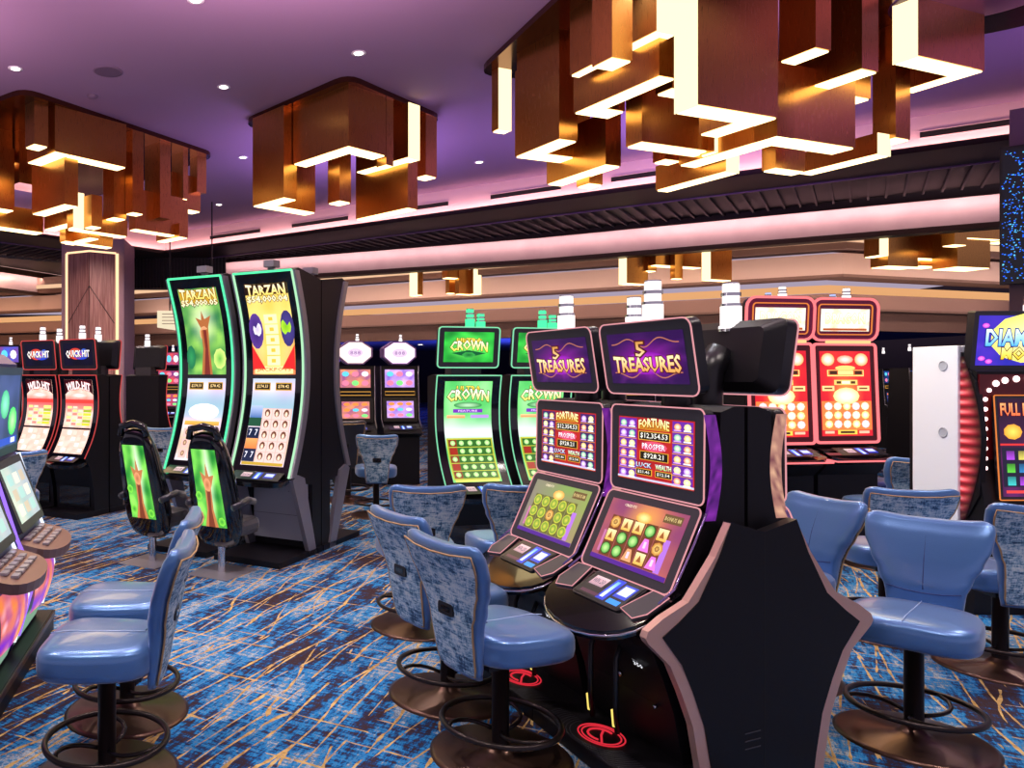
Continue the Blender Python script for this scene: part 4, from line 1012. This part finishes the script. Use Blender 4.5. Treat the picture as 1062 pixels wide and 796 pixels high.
# ---------- chairs with a lit screen on the back
def make_pod(label, loc, rz):
    t = thing('screen_back_chair', label, 'chair', loc, rz, 'black chairs with lit screens on their backs')
    MB().lathe([(.032, 0.0), (.032, .34)], seg=18).build('chrome_post', CHR, t)
    MB().box(-.2, .2, -.22, .22, 0, .006).build('floor_plate', SIL, t, bevel=.002)
    m = MB(); m.box(-.22, .22, -.26, .08, .30, .44); m.build('seat', LEATHERD, t, bevel=.05)
    # leaning egg shell, rear plane
    F, h = plane_frame(0, (-.06, .19), (-.29, 1.14))
    FF = lambda a, bb, c: (lambda v: Vector((-v.x, -v.y, v.z)))(F(a, bb, c))
    def loopz(k, c, sh=0):
        out = []
        for i in range(32):
            a_ = 2*PI*i/32; x = .215*k*sgnp(math.cos(a_), .6); y = h/2+h/2*k*sgnp(math.sin(a_), .6); x *= 1-.18*((y/h-.5)*2); out.append(FF(x, y, c))
        return out
    m = MB(); L_ = [loopz(.86, .0), loopz(.95, -.015), loopz(1, -.05), loopz(.98, -.10), loopz(.8, -.14)]
    m.add([p for l in L_ for p in l], [(j*32+i, j*32+(i+1) % 32, (j+1)*32+(i+1) % 32, (j+1)*32+i) for j in range(4) for i in range(32)]+[list(range(32)), [4*32+i for i in range(32)]], 0, True)
    sh = m.build('back_shell', GLS, t)
    m = MB(); pr_ = [FF(x, h*.97, -.05) for x in (-.13, 0, .13)]; m.tube([FF(-.14, h*.94, -.03), FF(-.12, h*1.02, -.04), FF(0, h*1.045, -.05), FF(.12, h*1.02, -.04), FF(.14, h*.94, -.03)], .03, seg=10); m.build('head_roll', GLS, t)
    A = Art(); A.grid(lambda a, b: mix(mix('0c7020', '98f060', nz(a*3, b*6, 8)*1.4-.1), 'ffffff', max(0, .85-3*abs(a-.42)-.9*abs(b-.65))), 12, 28)
    A.poly([(.3, 0), (.78, 0), (.64, .22), (.62, .5), (.74, .72), (.54, .66), (.48, .84), (.40, .66), (.2, .68), (.38, .5), (.40, .22)], 'c07848', 2)
    A.poly([(.42, 0), (.66, 0), (.58, .25), (.56, .48), (.42, .46), (.47, .22)], '7a3a24', 3); A.ell(.5, .55, .14, .09, 'e8a070', 3, 'b86840', 9)
    for x, y in ((.85, .12), (.15, .08), (.9, .4)): A.ell(x, y, .13, .06, '88e048', 2, '30a030', 7)
    A.build('lit_screen', lambda a, bb, c: FF((.5-a)*.25*(1.04-.12*bb), .20+bb*(h-.33), c+.003), sh)
    for s in (-1, 1): MB().tube([(s*.22, .16, .56), (s*.24, -.02, .6), (s*.22, -.14, .57)], .028, seg=8).build('armrest', LEATHERD, t)
    return t
thP = face(.515, .857)
pd1 = make_pod('black screen-back chair standing right, before the pale-edged tall machine', (-.43, 6.25, 0), thP)
dup(pd1, (-.43-.617, 6.25+.37, 0), thP, 'black screen-back chair standing left, nearer the QUICK HIT machines')

# ---------- red portrait machines
def art_red_top():
    A = Art(); A.grid(lambda a, b: mix('ff9a50', 'fffbe8', min(1, 1.5*nz(a*5, b*4)+.35-1.1*abs(b-.55)*abs(a-.5))), 18, 10)
    A.text('DRAGON', .5, .58, .8, .42, 'fff4b8', 4, 'ffd890', 'ffffff'); A.rect(.5, .08, .9, .1, 'b05020', 2); return A
def art_red_main():
    A = Art(); A.grid(lambda a, b: mix(mix('c80828', 'ff5030', nz(a*3, b*5)*1.1*(1-abs(a-.5))), 'ffd050', max(0, .9-2.6*math.hypot(a-.5, (b-.46)))), 14, 22)
    for x in (.16, .82): A.ell(x, .9, .13, .075, 'ffb060', 2, 'ffffff', 16)
    A.ell(.5, .9, .16, .05, 'ff9870', 2, 'fff8f0', 12); A.rect(.5, .74, .72, .075, 'ffe080', 2); A.rect(.5, .745, .68, .055, 'd06030', 3); A.rect(.26, .745, .14, .04, '402008', 4); A.rect(.75, .745, .14, .04, '402008', 4); A.rect(.5, .745, .3, .045, 'ffe890', 4)
    A.ell(.5, .8, .2, .03, 'ffd878', 1); A.rect(.5, .63, .46, .06, 'ffd070', 2); A.rect(.36, .63, .09, .03, '503010', 3); A.rect(.64, .63, .09, .03, '503010', 3); A.rect(.5, .63, .16, .035, 'fff8d0', 3)
    for x in (.15, .84): A.rect(x, .56, .24, .06, 'ffd890', 2); A.rect(x, .56, .16, .018, '804020', 3)
    A.ell(.5, .47, .26, .1, 'ffe890', 2, 'ffffff', 12)
    for i in range(5):
        for j in range(3): A.ell(.14+.18*i, .14+.105*j, .08, .048, ('ffe070', 'fff0c0', 'ffd0d8')[(i*2+j) % 3], 3, 'ffffff', 8)
    A.rect(.5, .24, .98, .34, 'ff8040', 1); A.rect(.5, .045, .38, .05, 'ffd050', 2); A.rect(.5, .045, .28, .025, '402010', 3); A.rect(.15, .045, .18, .03, 'ffc0a0', 2); A.rect(.83, .045, .2, .03, 'ffc0a0', 2)
    return A
def make_red(label, loc, rz):
    t = thing('slot_machine', label, 'slot machine', loc, rz, 'red-lit portrait slot machines')
    b = MB(); b.prismx([(.2, 0), (-.2, 0), (-.2, .7), (-.3, .8), (-.26, .92), (-.12, .95), (-.1, 1.88), (.1, 2.1), (.2, 2.1)], -.3, .3); b.build('cabinet_body', BLKM, t)
    monitor(t, 'main_monitor', .62, (-.20, .99), (-.16, 1.87), .1, .03, art_red_main(), NRP, m=.055, neon_r=.014, mt=.06, face=mat('dark_red_bezel', hx('5a0a18'), .3))
    mo, F, h = monitor(t, 'top_monitor', .66, (-.16, 1.91), (-.18, 2.28), .12, .09, art_red_top(), NRP, m=.085, mt=.09, mb=.08, neon_r=.013, face=mat('magenta_bezel', hx('7a1a50'), .35))
    MB().tube([F(a, bb+h/2, .004) for a, bb in rr(.54, .27, .03)], .006, True).build('inner_trim', emi('orange_trim', hx('ff9048'), .9), mo)
    for k in range(3):
        m = MB(); m.box(-.2+.15*k, -.07+.15*k, -.2, -.17, 1.878, 1.905); m.build('lit_bar', emi('lit_bar', hx('ffd890'), 1.1), t)
    dk_, zz, _ = deck(t, -.2, .93, -.40, .86, .6, GLS, .06); buttons(dk_, -.31, .925, .45)
    MB().tube([(-.3, -.22, .85), (-.3, -.41, .84), (.3, -.41, .84), (.3, -.22, .85)], .008, seg=6).build('light_trim', NRP, t)
    candle(t, .08, -.1, 2.26, .035, .12, CLW); candle(t, -.06, -.1, 2.25, .03, .07, emi('candle_blue', hx('b8c8ff'), 1.3))
    return t
pr_ = P(860, 400, 7.15)
r1 = make_red('red-lit portrait slot machine fully in view, with a glowing white top screen', (pr_.x, pr_.y, 0), thG*.6)
dup(r1, (pr_.x-gx[0]*.70, pr_.y-gx[1]*.70, 0), thG*.6, 'red-lit portrait slot machine half hidden behind the dark monitor backs')

# ---------- bulb-lit machine at the right edge
def make_diamond(label, loc, rz):
    t = thing('slot_machine', label, 'slot machine', loc, rz)
    b = MB(); b.prismx([(.3, 0), (-.22, 0), (-.24, .5), (-.36, .62), (-.30, .72), (-.22, 1.2), (-.24, 1.62), (-.1, 1.66), (.3, 1.62)], -.33, .33); b.build('cabinet_body', BLKM, t)
    A = Art(); A.grid(lambda a, b: mix('1c28a0', '5a30c8', nz(a*4, b*4)), 12, 8)
    A.ell(.55, .55, .42, .5, 'f8f070', 1, 'ffffc0', 11)
    A.text('DIAMOND', .53, .56, .88, .32, '58b8ff', 5, '102880', 'f0ffff'); A.text('MONEY', .55, .24, .56, .22, 'f8c820', 5, '603008', 'fff4a0')
    for x, y in ((.06, .14), (.14, .08), (.08, .8)): A.ell(x, y, .04, .05, 'd838c8', 2, 'ff90ff', 8)
    monitor(t, 'top_monitor', .68, (-.20, 1.63), (-.24, 2.02), .1, .015, A, None, m=.03)
    # arch of bulbs
    fr = MB(); fr.prismx([(-.245, .62), (-.25, 1.6), (-.2, 1.6), (-.2, .62)], -.32, .32); fr.build('red_arch_panel', mat('deep_red_lacquer', hx('5c0c14'), .3), t)
    pts = [(-.285, z) for z in [.72+.065*k for k in range(12)]]
    pts += [(-.26, 1.495), (-.215, 1.54), (-.155, 1.56), (-.08, 1.57), (0, 1.572), (.08, 1.57), (.155, 1.56), (.215, 1.54), (.26, 1.495)]+[(.285, z) for z in [.72+.065*k for k in range(12)]]
    for i, (x, z) in enumerate(pts):
        r = .022 if abs(x) < .25 else .015
        m = MB(); m.lathe([(r, 0), (r*.9, .006), (r*.5, .012), (.001, .014)], (0, 0, 0), 10)
        m.v = [(x+a, -.252-c, z+b_) for a, b_, c in m.v]; m.build('bulb', BULB, t)
    A = Art(); A.grid(lambda a, b: mix('180818', '602060', nz(a*3, b*4)*max(0, 1.4-b)), 10, 14)
    A.rect(.5, .5, 1, 1, '100810', 0) if False else None
    A.text('FULL FORTUNE', .5, .89, .94, .12, 'ff7040', 5, '501010', 'ffb070'); A.ell(.2, .66, .14, .08, 'f0a030', 2, 'ffe060', 9); A.ell(.62, .68, .22, .12, '401868', 2, '180828', 12); A.poly([(.55, .62), (.7, .62), (.62, .75)], '9040e0', 3)
    A.rect(.5, .53, 1, .02, 'd83030', 2); A.rect(.5, .3, .96, .4, '1c1830', 1)
    for i in range(5):
        for j in range(3):
            c = ('40c8c8', '60d040', 'b048e0', '3080c0', 'e0d060')[(i*2+j) % 5]; A.rect(.14+.18*i, .16+.13*j, .12, .09, c, 3, mix(c, '000000', .4))
    A.rect(.5, .05, .9, .03, 'e04040', 2)
    monitor(t, 'main_monitor', .48, (-.31, .78), (-.265, 1.46), .05, .01, A, emi('orange_trim', hx('ff9048'), .9), m=.02, neon_r=.004)
    dk_, zz, _ = deck(t, -.25, .72, -.48, .64, .64, GLS, .06); buttons(dk_, -.36, .72, .3)
    m = MB(); m.box(-.36, -.33, -.13, .24, .1, 1.795); m.box(-.33, -.29, -.13, .24, 1.62, 1.795); wp = m.build('white_side_panel', WHT, t, bevel=.006)
    for z in (1.66, 1.2):
        m = MB(); m.lathe([(.035, 0), (.035, .004), (.028, .006), (.028, .003)], (0, 0, 0), 20); m.v = [(-.361-c, -.02+a, z+b_) for a, b_, c in m.v]; m.build('round_boss', mat('boss_grey', hx('b8bcc4'), .4), wp)
    A = Art()
    A.grid(lambda a, b: mix('1c0206', mix('ff2838', 'ff9a9a', max(0, math.sin(b*17*2*PI))*(1-a*.7)), (.35+.65*(.5+.5*math.sin(b*17*2*PI)))*(1-a**3)*min(1, 6*b*(1-b)+.1)), 6, 136)
    A.build('red_side_light', lambda a, bb, c: Vector((-.342-c-.012*math.sin(a*PI)*(.5+.5*math.sin(bb*17*2*PI)), -.132-a*(.035+.12*math.sin(PI*min(1, bb*1.02))), .62+1.1*bb)), t)
    m = MB(); m.prismx([(-.13, .6), (-.18, .64), (-.27, .8), (-.28, 1.2), (-.24, 1.55), (-.13, 1.75)], -.34, -.30); m.build('side_housing', BLKM, t)
    candle(t, .16, -.1, 2.0, .035, .14)
    return t
make_diamond('slot machine at the right edge with bulb arch and DIAMOND MONEY top screen', (4.98, 5.35, 0), 0)

# ---------- small distant machines
def make_distant(label, loc, rz, c1, c2, top='hex', group=None, hexc='ffe8e0'):
    t = thing('slot_machine', label, 'slot machine', loc, rz, group)
    b = MB(); b.prismx([(.25, 0), (-.2, 0), (-.2, .68), (-.34, .75), (-.3, .82), (-.17, .9), (-.12, 1.72), (.2, 1.72)], -.28, .28); b.build('cabinet_body', BLKM, t)
    def small(seed, rows):
        A = Art(); random.seed(seed); A.grid(lambda a, b: mix(c1, c2, nz(a*4, b*4, seed)*1.3), 8, 6)
        for i in range(3):
            for j in range(rows): A.ell(.18+.32*i, (j+.5)/rows, .12, .3/rows, random.choice(['f0d060', 'ff80a0', '60d0f0', '80f080', 'ff9040', 'f0e8ff']), 2, None, 8)
        return A
    o, F, h = monitor(t, 'lower_monitor', .5, (-.2, .92), (-.15, 1.26), .05, .01, small(3, 3), None, m=.05, face=BLK)
    monitor(t, 'upper_monitor', .5, (-.14, 1.38), (-.12, 1.70), .05, .01, small(8, 2), None, m=.03, face=BLK)
    m = MB(); m.tube([(-.22, -.155, 1.30), (.22, -.155, 1.30), (.22, -.15, 1.35), (-.22, -.15, 1.35)], .006, True, 4); m.build('ticket_frame', emi('amber_frame', hx('e8a850'), .8), t)
    for s in (-1, 1): MB().tube([(s*.28, -.3, .84), (s*.28, -.17, .95), (s*.28, -.125, 1.72)], .007, seg=5).build('side_trim', SIL, t)
    buttons(t, -.27, .84, .4)
    if top == 'hex':
        m = MB(); q = [(.12, 1.74), (.25, 1.85), (.25, 1.98), (.1, 2.08), (-.1, 2.08), (-.25, 1.98), (-.25, 1.85), (-.12, 1.74)]
        m.prism(q, lambda x, z: (x, -.14, z), lambda x, z: (x, .05, z)); tp = m.build('hexagon_topper', mat('topper_violet', hx('8a6aa8'), .4), t)
        A = Art(); A.grid(lambda a, b: C_('000000'), 1, 1, (.48, .48, .52, .52)); A.poly([((x+.25)/.5, (z-1.74)/.34) for x, z in [(x*.9, 1.91+(z-1.91)*.88) for x, z in q]], hexc, 1); A.ell(.5, .5, .22, .18, 'd8b8d8', 2, 'f0e0f0', 10); A.text('888', .5, .5, .3, .16, '9a70a8', 4)
        A.build('topper_light', lambda a, bb, c: Vector((-.25+a*.5, -.141-c, 1.74+bb*.34)), tp)
    elif top == 'screen':
        monitor(t, 'top_monitor', .5, (-.14, 1.76), (-.16, 2.06), .08, .02, small(5, 1), None, m=.03, face=BLK)
    candle(t, .05, 0, 2.06, .025, .12)
    return t
GH = 'hexagon-topped slot machines'
ph = P(367, 400, 11.2)
h1 = make_distant('left hexagon-topped slot machine showing round colourful symbols', (ph.x, ph.y, 0), .05, '6828a0', 'f8a060', 'hex', GH)
ph = P(412, 400, 11.4)
h2 = make_distant('right hexagon-topped slot machine with a violet screen', (ph.x, ph.y, 0), .1, '5838c0', 'f0c0f0', 'hex', GH, 'ffe4ff')
GD = 'distant slot machines across the casino floor'
d1 = make_distant('distant slot machine with purple reels left of the green-edged tall machine', (P(177, 400, 15.5).x, 15.5, 0), -.1, '3020a0', 'e85048', 'screen', GD)
dup(d1, (P(208, 400, 15.5).x, 15.5, 0), -.1, 'distant slot machine with purple reels just touching the green-edged tall machine')
d2 = make_distant('distant slot machine glimpsed between the tall black cabinet and the hexagon-topped machines', (P(337, 400, 11.9).x, 11.9, 0), 0, 'a03060', '4060e0', 'screen', GD)
for u, y, lab in ((655, 11.5, 'distant slot machine glimpsed between the two purple-screen monitors'), (738, 11, 'distant slot machine glimpsed left of the dark monitor backs'), (700, 12.5, 'distant slot machine behind the candle lights of the purple-screen pair'),
                  (8, 12.2, 'distant slot machine glimpsed at the left edge above the left-edge machines')):
    dup(d2, (P(u, 400, y).x, y, 0), 0, lab)
d3 = make_distant('dark distant slot machine with small blue screen left of the white panel', (P(942, 400, 15).x, 15, 0), .5, '081028', '1c48a0', 'none', GD)
dup(d3, (P(915, 400, 17).x, 17, 0), .5, 'dark distant slot machine just right of the red machine'); dup(d3, (P(965, 400, 17.5).x, 17.5, 0), .5, 'dark distant slot machine behind the top edge of the white panel')

# ---------- machines along the left edge
def make_edge(label, loc, rz):
    t = thing('slot_machine', label, 'slot machine', loc, rz, 'violet-edged slot machines along the left edge')
    pr = smooth_prof([(.02, .68), (.10, .92), (.18, 1.12)], 10)
    b = MB(); b.prismx([(.6, .12), (.06, .12), (.03, .2), (-.02, .35), (-.02, .5), (.04, .62), (.03, .66)]+pr+[(.2, 1.16), (.17, 1.66), (.25, 1.72), (.6, 1.66)], -.31, .31)
    body = b.build('cabinet_body', mat('violet_cabinet', hx('3a2a80'), .35, .3), t)
    A = Art(); A.grid(lambda a, b: mix(mix('88b8b0', 'e8e0c8', nz(a*3, b*4)), '9890c8', .4*a), 10, 10)
    for i in range(3):
        for j in range(3): A.rect(.22+.28*i, .2+.28*j, .2, .2, ('f0e8d0', 'c8b8a0', 'a8d0c8')[(i+j) % 3], 2)
    monitor(t, 'lower_monitor', .56, (.0, .74), (.15, 1.12), .06, .02, A, None, m=.045)
    A = Art(); A.grid(lambda a, b: mix('183050', '5060a0', nz(a*3, b*3)), 8, 8); A.ell(.7, .35, .2, .2, '38f060', 2, 'c0ffb0', 12); A.ell(.3, .6, .2, .2, '40c080', 2, '90f0d0', 12); A.rect(.5, .08, .9, .1, '2048c0', 2); A.rect(.75, .08, .2, .07, 'e8f0ff', 3)
    monitor(t, 'upper_monitor', .56, (.16, 1.14), (.13, 1.64), .06, .02, A, None, m=.045, face=mat('teal_bezel', hx('3a5a70'), .35))
    # bulging lit belly
    A = Art(); A.grid(lambda a, b: mix(mix('7018c0', 'ff9028', nz(a*4, b*3, 6)*1.8-.4), 'ffd0f0', max(0, nz(a*7, b*6, 9)-.62)*3), 12, 10)
    A.build('lit_belly', lambda a, bb, c: Vector(((a-.5)*.54, -.03-.03*math.sin(bb*PI)-.02*math.cos((a-.5)*PI)-c, .30+.28*bb)), t)
    m = MB(); m.grid(4, 4, lambda a, bb: (.56*(a-.5), .05-.06*bb, .14+.15*bb)); m.build('lower_glow_panel', emi('pale_green_panel', hx('a8d8b8'), .6), t)
    for s in (-1, 1): MB().tube([(s*.30, .16, 1.12), (s*.30, .03, .72), (s*.30, -.02, .6), (s*.30, -.05, .45), (s*.30, .02, .2)], .012, seg=6).build('light_tube', NWH if s > 0 else NPU, t)
    tan = mat('bronze_deck', hx('8a6a62'), .35, .3)
    dk_, zz, _ = deck(t, .05, .70, -.20, .63, .6, tan, .12, .05)
    m = MB()
    for i in range(5):
        for j in range(3): m.box(-.2+.085*i, -.14+.085*i, -.12+.05*j, -.085+.05*j, zz(-.1+.05*j)+.0, zz(-.1+.05*j)+.014)
    m.build('key_row', mat('grey_keys', hx('a8a0a8'), .3, .3), dk_, bevel=.002)
    return t
d6 = (-.092, .996); n6 = (.996, .092); thE = face(*n6)
def pos6(t, s=-.97): return (d6[0]*t+n6[0]*s, d6[1]*t+n6[1]*s, 0)
e1 = make_edge('further violet-edged slot machine at the left edge, whole bronze deck in view', pos6(4.55), thE)
dup(e1, pos6(3.85), thE, 'nearer violet-edged slot machine at the left edge, deck cut by the photo edge')
m = MB(); m.box(-1.3, 1.32, -.03, .6, 0, .12); m.box(-1.3, 1.32, -.04, -.03, .085, .12, 1)
tag(m.build('machine_plinth', [BLKM, BRZ], None, pos6(3.65), thE, bevel=.004), 'long black plinth under the violet-edged machines at the left edge', 'plinth')
# ================================================================== LIGHT, CAMERA
def area(name, loc, size, power, c, rot=(0, 0, 0), sy=None):
    l = bpy.data.lights.new(name, 'AREA'); l.energy = power; l.color = lin(c)[:3]; l.size = size
    if sy: l.shape = 'RECTANGLE'; l.size_y = sy
    o = bpy.data.objects.new(name, l); col.objects.link(o); o.location = loc; o.rotation_euler = rot; return o
def spot(name, loc, power, c, ang=110, r=.06):
    l = bpy.data.lights.new(name, 'SPOT'); l.energy = power; l.color = lin(c)[:3]; l.spot_size = math.radians(ang); l.spot_blend = .9; l.shadow_soft_size = r
    o = bpy.data.objects.new(name, l); col.objects.link(o); o.location = loc; return o
for p in DL: spot('downlight_or_fill_beam', (p.x, p.y, CEILZ-.03), 160, hx('fff0e0'))
for x, y in ((-1.2, 2.2), (1.2, 1.6), (3.6, 2.0), (-3.2, 4.6), (0.2, 4.4), (5.2, 4.0), (7.4, 6.6), (2.9, 7.9), (-1.6, 5.4), (3.4, 5.2)):
    spot('downlight_or_fill_beam', (x, y, CEILZ-.05), 260, hx('fff2ea'))
spot('downlight_or_fill_beam', (2.9, 5.9, 4.7), 260, hx('f4f6ff'))  # added spot without a fixture, brightens the white side panel
area('chandelier_glow', (3.9, 6.2, 3.3), 1.8, 45, hx('ffd9a0')); area('chandelier_glow', (.8, 9.2, 3.3), 1.0, 22, hx('ffd9a0')); area('chandelier_glow', (-2.6, 10, 3.2), 1.6, 30, hx('ffd9a0'))
# far room
area('far_room_fill', (4, 19, 4.6), 3, 120, hx('ffd8b8')); area('far_room_fill', (11, 16, 4.6), 2, 90, hx('ffd8b8')); area('far_room_fill', (-8, 20, 4.2), 2, 70, hx('ffcfa8'))  # added warm fill for the far room, no lamp stands here
area('far_ceiling_fill', (10, 30, .6), 6, 500, hx('6a78ff'), (PI, 0, 0)); area('far_ceiling_fill', (0, 32, .6), 6, 400, hx('7a70e0'), (PI, 0, 0))  # added upward fill that tints the far ceiling blue, not real lamps
spot('downlight_or_fill_beam', (-3.4, 13.2, 4.2), 200, hx('ffe0e0'), 120)  # extra fill spot added in front of the wood column
for x, y in ((2, 12.5), (7, 10.5), (-3, 12.5), (0, 16), (9, 13)): spot('downlight_or_fill_beam', (x, y, 4.25), 110, hx('ffe8d8'))  # fill spots added to lighten the back of the floor, no fixtures
def wash(name, a, b, z, power, c, tilt, n=3):      # linear area lights between plan points, aimed down/up at the wall beyond
    dx, dy = b[0]-a[0], b[1]-a[1]; L = math.hypot(dx, dy)
    for k in range(n):
        q = (k+.5)/n; o = area(name, (a[0]+dx*q, a[1]+dy*q, z), L/n, power*L/n, c, sy=.06)
        x = Vector((dx/L, dy/L, 0)); out = Vector((-dy/L, dx/L, 0)); d = (out*math.cos(tilt)+Vector((0, 0, math.sin(tilt)))).normalized()
        zz_ = -d; yy = zz_.cross(x); o.rotation_euler = Matrix((x, yy, zz_)).transposed().to_euler()
ci = offs(COVE, -.10)
for i in range(3): wash('cove_fitting', ci[i], ci[i+1], 4.41, 2.0, hx('ffbcb4'), .9)
bi = offs(BL, -.17)
for i in range(2): wash('band_fitting', bi[i], bi[i+1], 4.26, 3.2, hx('ffccc4'), -.75)
bi = offs(BLL, -.17)
for i in range(2): wash('band_fitting', bi[i], bi[i+1], 4.26, 3.2, hx('ffccb8'), -.75, 2)
ti = offs(FL, -1.1); 
for i in range(3, 6): wash('fascia_fill', ti[i], ti[i+1], 3.2, 5.5, hx('ffdcc8'), .25)  # unseen fill lights added in mid-air to brighten the far fascias
ti = offs(FL, -1.3)
for i in range(3, 6): wash('fascia_fill', ti[i], ti[i+1], 2.6, 4.5, hx('ffdccc'), .1)
for i in range(0, 3): wash('fascia_fill', ti[i], ti[i+1], 2.9, 6, hx('ffc8a0'), .15)
for x, y, p_, c in ((-4, 6, 130, 'e8b4c4'), (0, 5, 130, 'e8b4c4'), (1, 11, 75, 'b890e0'), (5, 9.5, 75, 'b488dc'), (8.2, 5.5, 80, 'b880dc'), (-4, 12, 60, 'c8a4d0'), (3, 3, 70, 'e8b4c4')):
    area('ceiling_fill', (x, y, 3.6), 2.2, p_, hx(c), (PI, 0, 0))  # floating upward fill, added to light the ceiling mauve
w = bpy.data.worlds.new('World'); scn.world = w; w.use_nodes = True
w.node_tree.nodes['Background'].inputs[0].default_value = lin(hx('c8b8d0')); w.node_tree.nodes['Background'].inputs[1].default_value = .72
def aimed(loc, tgt, power, c, ang):
    o = spot('added_spot_beam', loc, power, c, ang); d = Vector(tgt)-Vector(loc); o.rotation_euler = d.to_track_quat('-Z', 'Y').to_euler(); return o
aimed((2.4, 4.9, 4.75), (4.62, 5.4, 1.2), 620, hx('eef4ff'), 26)  # added narrow fill spot aimed at the white side panel
aimed((-2.4, 12.4, 4.7), (-3.6, 15.3, 2.6), 420, hx('ffe0dc'), 40)  # added fill spot aimed at the wood column face
cam = bpy.data.cameras.new('camera'); co = bpy.data.objects.new('camera', cam); col.objects.link(co)
co.location = (0, 0, EYE); co.rotation_euler = (PI/2, 0, 0)
cam.sensor_width = 36; cam.sensor_fit = 'HORIZONTAL'; cam.lens = 36*FP/1062
cam.shift_x = (531-CU)/1062; cam.shift_y = -(398-CV)/1062
cam.clip_end = 200; cam.clip_start = .05
scn.camera = co
vs = scn.view_settings; vs.view_transform = 'Standard'; vs.look = 'None'; vs.exposure = 0; vs.gamma = 1; vs.use_curve_mapping = False
scn.cycles.use_denoising = True; scn.cycles.max_bounces = 6; scn.cycles.sample_clamp_indirect = 6
